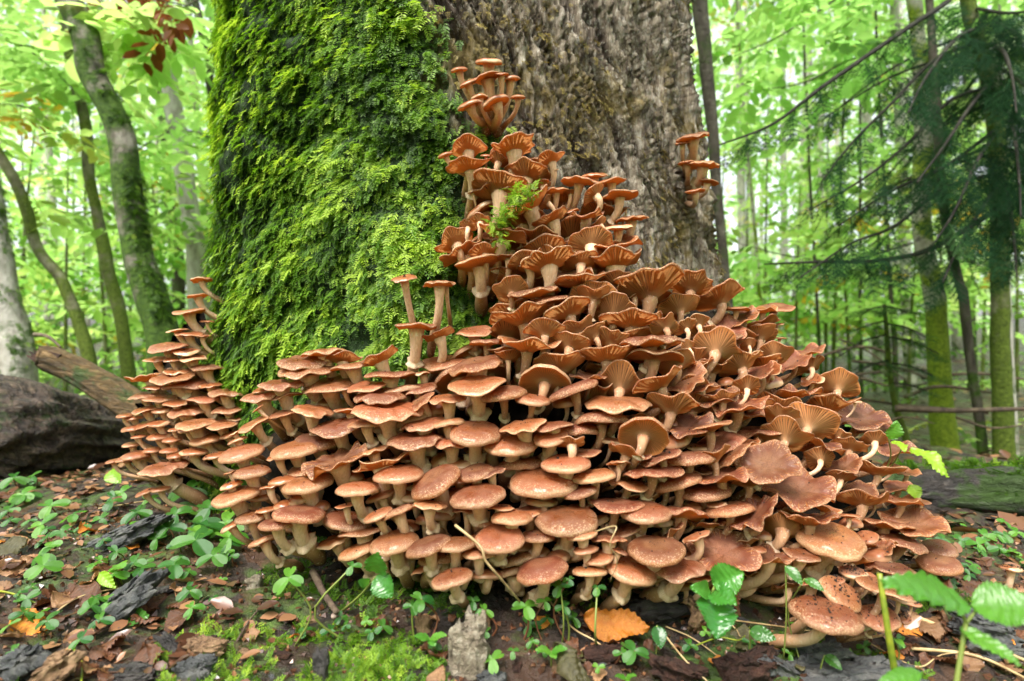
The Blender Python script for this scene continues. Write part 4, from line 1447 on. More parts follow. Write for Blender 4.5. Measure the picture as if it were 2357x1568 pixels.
def bg_tree(name, pts, Y, matname, label, cat='tree', group=None, top=5.0, crown=160, crown_r=1.1, sides=14, moss=0, leafmat='leaf_beech', Yto=None):
    """pts: (u, v, width) down the visible trunk at depth Y; the trunk goes on up to a crown at height top"""
    n = len(pts)
    ys = np.linspace(Y, Yto or Y, n)
    C = np.array([P(u, v, y) for (u, v, w), y in zip(pts, ys)])
    R = np.array([w * K * y / 2 * math.cos(math.atan((u - 1178.5) * K)) for (u, v, w), y in zip(pts, ys)])
    if C[0, 2] < C[-1, 2]:
        C, R = C[::-1], R[::-1]
    d = (C[0] - C[1]) / np.linalg.norm(C[0] - C[1])
    rest = max(top - C[0, 2], 0.4)
    d = d / max(d[2], 0.5)
    up1 = C[0] + d * rest * 0.5
    up2 = C[0] + d * rest * 0.8 + np.array([0, 0, rest * 0.2])
    gz = float(ground_z(C[-1, 0], C[-1, 1]))
    foot = np.array([C[-1, 0] + (C[-1, 0] - C[-2, 0]) * 0.2, C[-1, 1], min(gz - 0.05, C[-1, 2] - 0.02)])
    C = np.vstack([up2, up1, C, foot])
    R = np.concatenate([[R[0] * 0.45, R[0] * 0.75], R, [R[-1] * 1.25]])
    m = max(24, 6 * len(C))
    S = spline(np.column_stack([C, R]), m)
    V, T, Q = tube(S[:, :3], np.clip(S[:, 3], 0.004, None), sides, 0.10, 6.0)
    root = thing(name, label, cat, foot, group)
    zrel = (V[:, 2] - foot[2]) / max(1.0, P(0, 0, Y)[2] - foot[2])
    obj('trunk', mesh_np('trunk', V - foot, [T, Q], M[matname], True, {'var': np.clip(zrel, 0, 1)}), root)
    a = Acc()
    sz = 0.32 if Y < 4 else 0.42
    cpos = tiers(crown, up2 + np.array([0, 0, 0.2]), (crown_r, crown_r, 0.8), max(5, crown // 22))
    sprays(a, cpos - foot, sz, Y < 5)
    o = obj('crown', a.mesh('crown', M[leafmat], True), root)
    if moss:
        a = Acc()
        k = RNG.integers(len(S) // 4, len(S), moss)
        f = RNG.random((moss, 1))
        k2 = np.minimum(k + 1, len(S) - 1)
        c = S[k] * (1 - f) + S[k2] * f
        ang = RNG.uniform(-0.6, 2 * np.pi * 0.45, moss)
        keep = fbm(c[:, :3] * 5 + 2, 3) + 0.5 * sstep(0.9, 0.2, c[:, 2]) + RNG.normal(0, .15, moss) > 0.1
        c, ang = c[keep], ang[keep]
        nr = np.stack([np.cos(ang - 0.7), np.sin(ang - 0.7), 0 * ang], -1)
        p = c[:, :3] + nr * c[:, 3:4] * 0.97
        x = nr * 0.8 + RNG.normal(0, 0.4, (len(p), 3)) + np.array([0, 0, -0.5])
        place_templates(a, FRONDS, p - foot, x, nr + np.array([0, 0, 0.6]), RNG.uniform(0.02, 0.045, len(p)), np.clip(RNG.normal(0.45, 0.2, len(p)), 0, 1))
        om = obj('moss', a.mesh('moss', M['moss'], False), root)
        om['kind'] = 'stuff'
    return root


bg_tree('beech_tree', [(158, 0, 70), (198, 88, 72), (216, 176, 70), (257, 257, 66), (282, 330, 70), (293, 422, 72), (301, 495, 70), (315, 575, 73), (350, 690, 78), (375, 790, 85), (385, 1060, 98)],
        2.4, 'bark_mossy', 'crooked grey beech trunk blotched with dark marks and shaggy with moss', moss=1500, top=4.2, sides=20)
bg_tree('beech_tree', [(150, 60, 24), (154, 92, 24), (170, 183, 26), (191, 257, 29), (202, 330, 29), (205, 403, 29), (220, 477, 29), (240, 575, 33), (250, 630, 33), (272, 703, 36), (287, 795, 34), (300, 900, 38), (305, 1000, 38)],
        3.3, 'bark_green', 'slender green-grey tree bending behind the crooked mossy beech', top=4.4)
bg_tree('beech_tree', [(-30, 310, 30), (0, 359, 30), (37, 422, 31), (62, 488, 30), (88, 575, 30), (136, 634, 30), (158, 685, 31), (180, 740, 33), (209, 839, 34), (225, 980, 36)],
        3.0, 'bark_green', 'thin stooping mossy sapling trunk rising behind the fallen log', top=3.4)
bg_tree('beech_tree', [(-55, 300, 60), (-30, 420, 62), (-12, 520, 66), (8, 650, 72), (25, 740, 84), (40, 830, 96), (45, 1000, 110)], 2.8, 'bark_pale',
        'stout pale birch-like trunk with a mossy foot just behind the fallen log', top=4.6, moss=1100)
bg_tree('beech_tree', [(375, -20, 36), (381, 73, 36), (389, 183, 40), (407, 293, 44), (422, 385, 47), (437, 495, 47), (451, 575, 50), (458, 680, 52), (462, 800, 54), (464, 960, 58)], 4.5, 'bark_pale',
        'smooth pale grey straight trunk between the mossy beech and the great trunk', top=5.5, crown=300, crown_r=1.6)
bg_tree('beech_tree', [(350, 40, 17), (356, 128, 18), (381, 330, 22), (389, 477, 28), (407, 575, 32), (412, 700, 32), (414, 900, 34)], 6.0, 'bark_dark',
        'darker slim trunk close behind the smooth pale grey one', top=6.5, crown=320, crown_r=1.8)
bg_tree('beech_tree', [(440, -40, 18), (448, 0, 18), (470, 92, 22), (484, 147, 22), (481, 183, 20), (500, 280, 20), (515, 420, 22), (530, 700, 26), (535, 960, 28)], 3.0, 'bark_dark',
        'dark wriggling young trunk that slips behind the mossy side of the great trunk', top=3.6)
bg_tree('beech_tree', [(430, -20, 16), (437, 73, 16), (446, 183, 17), (455, 293, 18), (468, 440, 18), (490, 575, 20), (495, 780, 22)], 7.0, 'bark_pale',
        'very thin whitish trunk beside the dark wriggling one', top=8, crown=360, crown_r=2.2)
bg_tree('beech_tree', [(484, -10, 14), (490, 75, 15), (503, 220, 17), (498, 500, 17), (500, 780, 18)], 6.2, 'bark_lime',
        'very thin ochre-tinted trunk beside the mossy side of the great trunk', top=7, crown=300, crown_r=2.0)
bg_tree('beech_tree', [(104, 120, 15), (112, 330, 18), (121, 480, 20), (128, 760, 22)], 9.0, 'bark_pale', 'faint pale trunk deep in the wood between the two green-grey saplings', top=9, crown=420, crown_r=2.6)
bg_tree('beech_tree', [(238, 380, 20), (243, 640, 24), (246, 800, 24)], 8.0, 'bark_pale', 'faint grey trunk in the wood seen past the bend of the mossy beech', top=8, crown=420, crown_r=2.6)
# beyond the bare-bark side
bg_tree('beech_tree', [(1605, -40, 38), (1610, 0, 36), (1625, 154, 31), (1641, 308, 28), (1651, 462, 24), (1672, 657, 22), (1690, 850, 26)], 2.2, 'bark_dark',
        'dark green-grey sapling trunk hugging the bare edge of the great trunk', top=3.4, crown=90)
bg_tree('beech_tree', [(2100, -20, 36), (2110, 51, 36), (2124, 257, 44), (2121, 514, 46), (2144, 642, 50), (2155, 728, 52), (2162, 848, 56), (2169, 967, 64), (2178, 1053, 74)], 2.9, 'bark_lime',
        'pale trunk with a bright lime-green mossy foot on the open forest floor', top=4.6, moss=0)
bg_tree('beech_tree', [(2139, 0, 20), (2154, 231, 24), (2170, 462, 24), (2206, 642, 24), (2217, 681, 26), (2236, 848, 24), (2255, 967, 26), (2266, 1075, 32)], 2.75, 'bark_dark',
        'dark bent stem crossing in front between the lime-footed trunk and the fir', top=3.8)
bg_tree('beech_tree', [(2322, 700, 14), (2328, 871, 18), (2338, 1062, 22)], 2.82, 'bark_pale', 'thin pale stem touching the foot of the fir trunk', top=2.6, crown=30, crown_r=0.4)
FAR_R = [((2041, 514, 10), (2052, 709, 12), (2060, 800, 14), 4.6, 'bark_dark', 'slim dark pole just left uncovered beyond the young fir sapling'),
         ((1878, 650, 8), (1884, 760, 9), (1890, 860, 10), 5.0, 'bark_dark', 'slim dark pole standing over the dead sticks'),
         ((1925, 640, 8), (1920, 760, 10), (1918, 860, 10), 5.6, 'bark_green', 'slim mossy pole standing over the dead sticks'),
         ((1980, 610, 9), (1980, 740, 10), (1982, 850, 11), 5.2, 'bark_dark', 'straight dark pole between the dead sticks and young fir sapling'),
         ((2080, 500, 28), (2090, 745, 32), (2096, 880, 34), 5.4, 'bark_pale', 'pale trunk half hidden by the lime-footed one'),
         ((1985, 100, 22), (2005, 460, 24), (2020, 830, 28), 7.5, 'bark_pale', 'hazy pale trunk far behind the fir boughs'),
         ((1740, 560, 8), (1752, 700, 9), (1800, 860, 10), 4.4, 'bark_lime', 'thin leaning lime-green stem behind the mushroom slope'),
         ((2225, 200, 20), (2232, 600, 24), (2238, 850, 26), 6.5, 'bark_dark', 'dark trunk far behind the bent dark stem'),
         ((1700, 60, 18), (1706, 420, 20), (1712, 820, 24), 9.0, 'bark_pale', 'faint pale trunk deep in the wood beyond the bare bark edge')]
for a, b, c, Y, mk, lab in FAR_R:
    bg_tree('beech_tree', [a, b, c], Y, mk, lab.replace(' just left uncovered', ''), top=4 if Y < 5.3 else 8, crown=120 if Y < 5.3 else 380, crown_r=1.0 if Y < 5.3 else 2.4, sides=10)


# understorey: young beeches with shelves of leaves
def sapling(u, Y, top_v, label, n=150, group=None, w=1.1):
    x = (u - 1178.5) * K * Y
    gz = float(ground_z(x, Y))
    foot = np.array([x, Y, gz - 0.03])
    ztop = CAMZ - (top_v - 784) * K * Y
    lean = RNG.normal(0, 0.12, 2)
    C = np.array([foot, foot + [lean[0] * .3, lean[1] * .3, (ztop - gz) * 0.5], foot + [lean[0], lean[1], ztop - gz]])
    S = spline(C, 14)
    root = thing('beech_sapling', label, 'sapling', foot, group)
    V, T, Q = tube(S - foot, np.linspace(0.008 + Y * 0.0022, 0.003, 14), 7, 0.1, 8)
    obj('stem', mesh_np('stem', V, [T, Q], M['bark_green'], True, {'var': np.clip(V[:, 2], 0, 1)}), root)
    a = Acc()
    h = (ztop - gz) / 2
    c = tiers(n, (lean[0] * .5, lean[1] * .5, h * 1.12), (w, w, h * 0.95), max(6, n // 16))
    c = c[(c[:, 2] > (0.75 if u > 1500 else 0.25)) & (fbm(c * 1.3 + foot, 2) > -0.25)]
    sprays(a, c, 0.25 + 0.02 * Y, Y < 5, RNG.uniform(0.35, 0.75))
    obj('crown', a.mesh('crown', M['leaf_beech'], True), root)
    return root


SAP_L = [(-60, 3.9, 200), (40, 5.2, 120), (150, 4.3, 330), (190, 6.3, 60), (250, 4.8, 250), (330, 5.6, 150), (390, 5.2, 330), (470, 5.4, 400), (300, 7.5, 20), (60, 7.8, 30), (440, 8.2, 30), (170, 8.8, 80), (520, 7.2, 200), (-20, 6.6, 100)]
SAP_R = [(1690, 4.6, 250), (1760, 5.8, 120), (1830, 4.4, 420), (1900, 6.4, 100), (1960, 5.0, 350), (2040, 7.2, 120), (2090, 4.8, 480), (1720, 7.6, 80), (1850, 8.6, 60), (2160, 6.2, 200), (2260, 7.4, 120), (2340, 5.4, 300), (2400, 6.4, 150), (1650, 6.2, 200)]
def where(u, Y):
    marks = [(-10, 'the stout birch-like trunk'), (80, 'the thin stooping sapling'), (215, 'the slender green-grey tree'), (300, 'the crooked mossy beech'), (440, 'the smooth pale grey trunk'), (505, 'the ochre-tinted trunk'),
             (1650, 'the dark sapling at the bark edge'), (1740, 'the thin leaning lime stem'), (1880, 'the dead sticks'), (1990, 'the hazy pale trunk'), (2060, 'the young fir sapling'), (2150, 'the lime-footed trunk'), (2230, 'the dark bent stem'), (2310, 'the fir trunk')]
    b = min(marks, key=lambda q: abs(q[0] - u))
    far = 'close' if Y < 5.3 else 'some way' if Y < 7 else 'far'
    return 'leafy young beech %s behind %s' % (far, b[1])


for i, (u, Y, tv) in enumerate(SAP_L):
    sapling(u, Y, tv, where(u, Y), 110 + int(15 * Y), 'young beeches on the crooked beech side', 0.8 + 0.1 * Y)
for i, (u, Y, tv) in enumerate(SAP_R):
    sapling(u, Y, tv, where(u, Y), 110 + int(15 * Y), 'young beeches on the fir side', 0.8 + 0.1 * Y)

# the far wood: reads as one mass of foliage and thin trunks
acc = Acc()
n = 7500
yy = RNG.uniform(10, 30, n)
uu = RNG.uniform(-400, 2750, n)
p = np.stack([(uu - 1178.5) * K * yy, yy, 0 * yy], -1)
p[:, 2] = ground_z(p[:, 0], p[:, 1]) + RNG.uniform(0.1, 1.0, n) ** 1.1 * (0.66 * yy + 1.0)
cl = fbm(p * np.array([0.4, 0.25, 0.7]), 3)
p = p[cl > 0.14 - 0.3 * sstep(0.25, 0.0, (p[:, 2] - CAMZ) / p[:, 1])]
sprays(acc, p, RNG.uniform(0.7, 1.3, len(p)) * (0.45 + p[:, 1] * 0.035), False, 0.55, 0.3, 0.25)
o = obj('far_woods', acc.mesh('far_woods', M['leaf_far'], True))
tag(o, 'bright far-off mass of beech foliage closing the wood all round', 'woods', kind='stuff')
acc = Acc()
for k in range(30):
    Y = RNG.uniform(10, 26)
    u = RNG.uniform(-300, 560) if k % 2 else RNG.uniform(1620, 2650)
    x = (u - 1178.5) * K * Y
    gz = float(ground_z(x, Y))
    h = RNG.uniform(8, 16)
    C = spline(np.array([(x, Y, gz - 0.2), (x + RNG.normal(0, .25), Y, gz + h / 2), (x + RNG.normal(0, .5), Y, gz + h)]), 8)
    V, T, Q = tube(C, np.linspace(RNG.uniform(0.06, 0.16), 0.03, 8), 7)
    acc.add(V, T, Q, 0.6)
o = obj('far_trunks', acc.mesh('far_trunks', M['bark_pale'], True))
tag(o, 'pale thin trunks far off in the wood, past counting', 'woods', kind='stuff')

acc = Acc()
n = 3600
ang = RNG.uniform(-0.25, np.pi + 0.25, n)                             # the wood goes on all round behind the camera
rr = RNG.uniform(5.5, 14, n)
p = np.stack([np.cos(ang) * rr, 1.5 - np.sin(ang) * rr, 0 * rr], -1)
p[:, 2] = ground_z(p[:, 0], p[:, 1]) + RNG.uniform(0, 1, n) * (rr * 0.5)
p = p[fbm(p * 0.5, 3) > -0.15]
sprays(acc, p, 1.1, False, 0.5)
o = obj('surrounding_woods', acc.mesh('surrounding_woods', M['leaf_far'], True))
tag(o, 'leafy wood going on all round the clearing in front of the tree', 'woods', kind='stuff')

# low plants over the distant floor
acc = Acc()
n = 1700
yy = RNG.uniform(2.6, 9, n)
uu = np.where(RNG.random(n) < 0.5, RNG.uniform(-300, 620, n), RNG.uniform(1620, 2700, n))
p = np.stack([(uu - 1178.5) * K * yy, yy, 0 * yy], -1)
p[:, 2] = ground_z(p[:, 0], p[:, 1]) + RNG.uniform(0.02, 0.16, n)
p = p[((fbm(p * np.array([1.1, 1.1, 0]), 3) > 0.0) & ((p[:, 0] < 0) | (RNG.random(n) < 0.25))) | (p[:, 1] > 6)]
sprays(acc, p, 0.2, False, 0.5)
o = obj('undergrowth', acc.mesh('undergrowth', M['leaf_beech'], True))
tag(o, 'low leafy ground cover over the distant forest floor', 'undergrowth', kind='stuff')


# ------------------------------------------------------------------ the fir
def twig_template(seed):
    r = np.random.default_rng(seed)
    V, T, n = [], [], 0

    def bar(a, b, w):
        nonlocal n
        V.extend([a + [0, w, 0], a - [0, w, 0], b])
        T.append([n, n + 1, n + 2])
        n += 3
    segs = [(np.zeros(3), np.array([1, 0, -0.12]), 22)]
    for k in range(5):
        t = 0.15 + 0.15 * k
        for s in (-1, 1):
            a = np.array([t, 0, -0.12 * t])
            L = 0.42 * (1 - t) + 0.1
            segs.append((a, a + L * np.array([0.75, 0.62 * s, -0.12 + r.normal(0, 0.06)]), 8))
    for a, b, m in segs:
        bar(a, b, 0.008)
        d = b - a
        for j in range(m):
            q = a + d * (j + 0.5) / m
            for s in (-1, 1):
                side = np.cross(d, [0, 0, 1])
                side /= np.linalg.norm(side)
                e = q + s * side * r.uniform(0.045, 0.07) + d / np.linalg.norm(d) * 0.035 + [0, 0, r.normal(0, 0.012)]
                w = d / np.linalg.norm(d) * 0.009
                V.extend([q - w, q + w, e])
                T.append([n, n + 1, n + 2])
                n += 3
    return np.array(V), np.array(T)


TWIGS = [twig_template(s) for s in range(4)]


def bough(parent, foot, pts, r0, ntw, size, droop=0.35, v0=0.3, stray=0.02):
    C = np.array([P(u, v, y) for u, v, y in pts])
    S = spline(C, 30)
    V, T, Q = tube(S - foot, np.linspace(r0, 0.0025, 30), 6)
    b = obj('bough', mesh_np('bough', V, [T, Q], M['bough_bark'], True, {'var': np.full(len(V), 0.8)}), parent)
    a = Acc()
    t = np.sort(RNG.uniform(0.06, 1, ntw))
    i = (t * 28).astype(int)
    p = S[i]
    d = S[np.minimum(i + 1, 29)] - S[i]
    d /= np.linalg.norm(d, axis=1, keepdims=True)
    side = np.cross(d, [0, 0, 1.0])
    s = np.where(np.arange(ntw) % 2, 1, -1)[:, None]
    x = d * 0.6 + side * s * RNG.uniform(0.4, 1.0, (ntw, 1)) + np.array([0, 0, -droop]) * RNG.uniform(0.3, 1.6, (ntw, 1))
    z = np.tile([0, 0, 1.0], (ntw, 1)) + RNG.normal(0, 0.25, (ntw, 3))
    place_templates(a, TWIGS, p - foot + RNG.normal(0, stray, (ntw, 3)) * 0.2, x, z, size * RNG.uniform(0.7, 1.2, ntw) * (1.1 - 0.45 * t), np.clip(RNG.normal(v0, 0.2, ntw), 0, 1))
    n_ = obj('needles', a.mesh('needles', M['needles'], False), b)
    return b


fpts = [(2215, -60, 36), (2240, 60, 38), (2280, 200, 42), (2298, 400, 44), (2302, 681, 46), (2304, 848, 50), (2312, 1072, 58)]
FY = 2.65
fC = np.array([P(u, v, FY) for u, v, w in fpts])
fC = np.vstack([[fC[0] + (fC[0] - fC[1]) * 5], fC, [fC[-1] - [0, 0, 0.1]]])
fR = np.array([0.02] + [w * K * FY / 2 * 0.78 for _, _, w in fpts] + [0.075])
ffoot = fC[-1]
fir = thing('fir_tree', 'dark fir with long drooping boughs of needles reaching toward the great trunk', 'tree', ffoot)
S = spline(np.column_stack([fC, fR]), 50)
V, T, Q = tube(S[:, :3] - ffoot, S[:, 3], 16, 0.1, 6)
obj('trunk', mesh_np('trunk', V, [T, Q], M['bark_green'], True, {'var': np.clip(V[:, 2] / 2, 0, 1)}), fir)
BOUGHS = [
    [(2235, -60, 2.6), (2185, 0, 2.3), (2093, 62, 2.1), (1900, 195, 1.9), (1780, 285, 1.85), (1656, 334, 1.8)],
    [(2245, 20, 2.65), (2330, 30, 2.2), (2450, 10, 1.9)],
    [(2260, 90, 2.65), (2150, 140, 2.3), (2060, 230, 2.1), (1960, 330, 2.0), (1890, 420, 1.95)],
    [(2285, 200, 2.65), (2190, 230, 2.3), (2090, 330, 2.1), (1990, 410, 2.0), (1870, 480, 1.9)],
    [(2290, 300, 2.65), (2180, 380, 2.3), (2050, 440, 2.1), (1930, 520, 2.0)],
    [(2298, 400, 2.65), (2180, 430, 2.3), (2060, 520, 2.1), (1960, 560, 2.0), (1840, 640, 1.9)],
    [(2300, 480, 2.65), (2150, 570, 2.3), (2020, 600, 2.1), (1890, 603, 2.0), (1760, 608, 1.95)],
    [(2290, 150, 2.65), (2350, 190, 2.2), (2430, 260, 2.0)],
    [(2295, 330, 2.65), (2360, 360, 2.2), (2450, 400, 2.0)],
    [(2260, 60, 2.65), (2200, 90, 2.1), (2130, 180, 1.9), (2090, 260, 1.8)],
    [(2285, 180, 2.65), (2230, 250, 2.1), (2170, 340, 1.9), (2110, 420, 1.8)],
    [(2295, 300, 2.65), (2250, 370, 2.1), (2200, 480, 1.95), (2150, 560, 1.85)],
    [(2300, 420, 2.65), (2260, 480, 2.1), (2210, 560, 1.95), (2170, 650, 1.85)],
    [(2300, 230, 2.65), (2330, 290, 2.1), (2345, 400, 1.95), (2350, 500, 1.85)],
    [(2298, 380, 2.65), (2320, 450, 2.15), (2335, 560, 2.0), (2340, 640, 1.9)],
    [(2280, 100, 2.65), (2310, 120, 2.1), (2330, 180, 1.9), (2340, 260, 1.8)],
    [(2270, 40, 2.65), (2330, 70, 2.3), (2420, 130, 2.2)],
]
for i, b in enumerate(BOUGHS):
    bough(fir, ffoot, b, 0.013 if i in (0, 6) else 0.009, 36 if i < 7 else 26, 0.22 if i < 8 else 0.23, 0.45 if i < 8 else 0.8, 0.35)
for i in range(14):                                                   # boughs higher up, above the picture and behind the stem
    h = 0.6 + 0.12 * i
    ang = RNG.uniform(0, 2 * np.pi)
    b0 = P(2295, 350, FY) + np.array([0, 0, 0.05 * i])
    C = [b0, b0 + np.array([math.cos(ang) * 0.4, abs(math.sin(ang)) * 0.4, -0.05]), b0 + np.array([math.cos(ang) * 0.8, abs(math.sin(ang)) * 0.8, -0.25])]
    bough(fir, ffoot, [(*pix(c), c[1]) for c in C], 0.009, 18, 0.22, 0.6, 0.3)

# young fir on the open floor and the seedling by the fallen log
sx = [(2035, 700, 8), (2040, 752, 10), (2050, 871, 14), (2064, 943, 16), (2086, 1010, 18)]
C = np.array([P(u, v, 2.5) for u, v, w in sx] + [P(2092, 1050, 2.5)])
yf = thing('young_fir', 'young fir sapling with a curved mossy stem and a few whorls of needles', 'sapling', C[-1])
V, T, Q = tube(spline(C, 20) - C[-1], np.linspace(0.007, 0.018, 20), 8)
obj('stem', mesh_np('stem', V, [T, Q], M['bark_green'], True, {'var': np.full(len(V), 0.2)}), yf)
for (u, v), d in (((2040, 740), (-70, 20)), ((2040, 745), (90, 30)), ((2042, 770), (-110, 50)), ((2042, 775), (120, 40)), ((2046, 830), (-90, 40)), ((2048, 835), (100, 30)), ((2036, 705), (-40, 10)), ((2036, 705), (50, 15)), ((2052, 880), (80, 20))):
    bough(yf, C[-1], [(u, v, 2.5), (u + d[0] * .5, v + d[1] * .3, 2.42), (u + d[0], v + d[1], 2.35)], 0.004, 9, 0.14, 0.1, 0.75)
q0 = ground_hit(138, 1085)
sd_ = thing('fir_seedling', 'tiny fir seedling standing before the dark fallen log', 'seedling', q0)
Yq = q0[1]
C = np.array([P(128, 985, Yq), P(132, 1030, Yq), q0])
V, T, Q = tube(spline(C, 8) - q0, np.linspace(0.002, 0.004, 8), 6)
obj('stem', mesh_np('stem', V, [T, Q], M['herb_stem'], True), sd_)
for (u, v), d in (((128, 985), (-45, 25)), ((128, 985), (45, 22)), ((130, 1000), (60, 5)), ((130, 1002), (-60, 12)), ((128, 985), (6, -30)), ((130, 1010), (30, 22)), ((130, 1012), (-30, 26))):
    bough(sd_, q0, [(u, v, Yq), (u + d[0] * .5, v + d[1] * .5, Yq - 0.02), (u + d[0], v + d[1], Yq - 0.03)], 0.0015, 6, 0.05, 0.05, 0.95)


# ------------------------------------------------------------------ branches of leaves hanging into the picture
def leaf_branch(label, pts, nsp, size, matname, vmean, tilt=0.3, name='leafy_branch', spread=0.1):
    C = np.array([P(u, v, y) for u, v, y in pts])
    S = spline(C, 24)
    root = thing(name, label, 'branch', S[0])
    V, T, Q = tube(S - S[0], np.linspace(0.008, 0.002, 24), 6)
    obj('twig', mesh_np('twig', V, [T, Q], M['bark_dark'], True, {'var': np.full(len(V), 0.8)}), root)
    a = Acc()
    k = RNG.integers(3, 24, nsp)
    sprays(a, S[k] - S[0] + RNG.normal(0, spread, (nsp, 3)) * np.array([1, 1, 0.4]), size, True, vmean, tilt, 0.12)
    obj('leaves', a.mesh('leaves', M[matname], True), root)


leaf_branch('beech branch of fresh green leaves reaching out beside the bare bark edge', [(2150, -160, 3.2), (1950, -20, 3.0), (1800, 80, 2.8), (1690, 130, 2.7)], 34, 0.3, 'leaf_beech', 0.3)
leaf_branch('lower beech branch of green leaves hanging beneath the long fir bough', [(2150, 100, 3.6), (1980, 130, 3.3), (1850, 190, 3.1), (1720, 210, 3.0)], 30, 0.3, 'leaf_beech', 0.25)
leaf_branch('beech branch with a few leaves below the fir boughs over the mushroom slope', [(2100, 560, 3.6), (1950, 600, 3.4), (1820, 590, 3.2), (1700, 560, 3.1)], 22, 0.26, 'leaf_beech', 0.4)
leaf_branch('drooping branch of withered red-brown leaves at the top of the wood', [(230, -70, 2.6), (300, -20, 2.5), (370, 0, 2.4), (440, 15, 2.35)], 14, 0.24, 'leaf_dead_hanging', 0.5, 0.6, spread=0.05)
leaf_branch('beech branch of bright leaves hanging in front of the smooth pale trunk', [(560, -80, 3.0), (470, -10, 2.8), (380, 40, 2.6), (300, 80, 2.5)], 34, 0.34, 'leaf_beech', 0.55)
leaf_branch('wide beech branch of leaves stretching across beside the crooked mossy beech', [(-100, 60, 3.6), (20, 90, 3.4), (110, 150, 3.3), (190, 230, 3.2)], 44, 0.3, 'leaf_beech', 0.5)
leaf_branch('beech branch carrying a few yellowed leaves over the thin sapling', [(-80, 250, 3.4), (20, 240, 3.3), (90, 260, 3.2), (150, 310, 3.1)], 26, 0.26, 'leaf_beech', 0.9)
leaf_branch('low leafy branch crossing behind the crooked mossy beech', [(520, 330, 4.0), (420, 300, 3.8), (340, 330, 3.6), (270, 390, 3.5)], 26, 0.26, 'leaf_beech', 0.45)

# ------------------------------------------------------------------ logs and dead wood
def log(name, label, pts, mat, sides=40, rough=0.12, freq=9, n=60):
    C = np.array([P(u, v, y) for u, v, y, r in pts])
    S = spline(np.column_stack([C, [p[3] for p in pts]]), n)
    o0 = S[len(S) // 2, :3].copy()
    V, T, Q = tube(S[:, :3] - o0, S[:, 3], sides, rough, freq, True, 5.5)
    o = obj(name, mesh_np(name, V, [T, Q], mat, True), loc=[float(a) for a in o0])
    tag(o, label, 'log')
    return o


log('fallen_log', 'broad dark rotting log lying behind the mushroom pyramid', [(-420, 965, 1.3, .128), (-200, 975, 1.36, .124), (0, 985, 1.42, .118), (150, 1000, 1.55, .104), (300, 1018, 1.75, .09), (420, 1028, 1.95, .08)], M['log_grain'], 90, 0.2, 3.5, 120)
lm = log('broken_limb', 'snapped ochre limb resting on the fallen log', [(85, 822, 1.42, .02), (110, 826, 1.43, .031), (190, 862, 1.44, .034), (310, 940, 1.42, .036), (400, 1010, 1.4, .036)], M['log_ochre'], 30, 0.2, 6)
acc = Acc()
for k in range(7):
    b = P(95 + RNG.normal(0, 9), 820 + RNG.normal(0, 9), 1.42)
    V, T, Q = tube(np.array([b + [0.03, 0, -0.012], b, b + [-0.022 - 0.012 * RNG.random(), 0, 0.008 + 0.02 * RNG.random()]]), [0.012, 0.009, 0.001], 5)
    acc.add(V - np.array(lm.location), T, Q)
obj('splintered_end', acc.mesh('splintered_end', M['wood_rust'], False), lm)
rl = log('mossy_log', 'low dark log with a green mossy top lying beyond the mushroom slope', [(2040, 1150, 1.25, .055), (2150, 1142, 1.2, .053), (2300, 1140, 1.15, .053), (2560, 1136, 1.08, .052)], M['log_wet'], 60, 0.22, 7)
acc = Acc()
n = 1700
uu = RNG.uniform(2080, 2480, n)
ang = np.where(RNG.random(n) < 0.45, RNG.normal(1.57, 0.5, n), RNG.uniform(2.0, 4.6, n))
cy_ = 1.25 - (uu - 2040) / 520 * 0.17
c = np.stack([(uu - 1178.5) * K * cy_, cy_, CAMZ - (1142 - 784) * K * cy_], -1)
nr = np.stack([0 * ang, np.cos(ang), np.sin(ang)], -1)
p = c + nr * 0.06
kp = fbm(p * 16, 3) > -0.1
x = nr + RNG.normal(0, 0.5, (n, 3))
place_templates(acc, FRONDS, (p - np.array(rl.location))[kp], x[kp], (nr + [0, 0, .5])[kp], RNG.uniform(0.012, 0.026, int(kp.sum())), np.clip(RNG.normal(0.45, 0.2, int(kp.sum())), 0, 1))
o = obj('moss', acc.mesh('moss', M['moss'], False), rl)
o['kind'] = 'stuff'
STICKS = [((1780, 860), (1960, 800), (2060, 815), 3.0, 9), ((1960, 830), (2080, 850), (2200, 905), 3.2, 7), ((1900, 905), (2060, 930), (2230, 945), 2.6, 8), ((2060, 940), (2200, 945), (2400, 940), 2.4, 16),
          ((1980, 870), (2060, 890), (2160, 880), 3.3, 6), ((1860, 880), (1990, 860), (2150, 850), 3.6, 8), ((2120, 870), (2250, 860), (2400, 880), 3.4, 9), ((2010, 985), (2080, 960), (2150, 975), 2.4, 5),
          ((1930, 780), (2000, 810), (2090, 880), 3.1, 5), ((2200, 960), (2280, 985), (2380, 975), 2.5, 6), ((2080, 915), (2160, 890), (2290, 905), 2.9, 10), ((80, 770), (110, 775), (140, 800), 1.9, 10)]
for i, (a, b, c, Y, w) in enumerate(STICKS):
    C = spline(np.array([P(*a, Y), P(*b, Y * 0.97), P(*c, Y * 0.95)]), 14)
    V, T, Q = tube(C - C[0], np.linspace(w * K * Y / 2, w * K * Y / 4, 14), 8, 0.15, 20)
    o = obj('dead_stick', mesh_np('dead_stick', V, [T, Q], M['twig'], True), loc=C[0])
    if i == 3:
        tag(o, 'thick straight dead pole lying across the floor behind the lime-footed trunk', 'stick')
    elif i == 11:
        tag(o, 'pale bare stick end poking up behind the broken limb', 'stick')
    else:
        tag(o, 'dead stick tangled on the forest floor beyond the mushroom slope', 'stick', 'dead sticks beyond the mushroom slope')
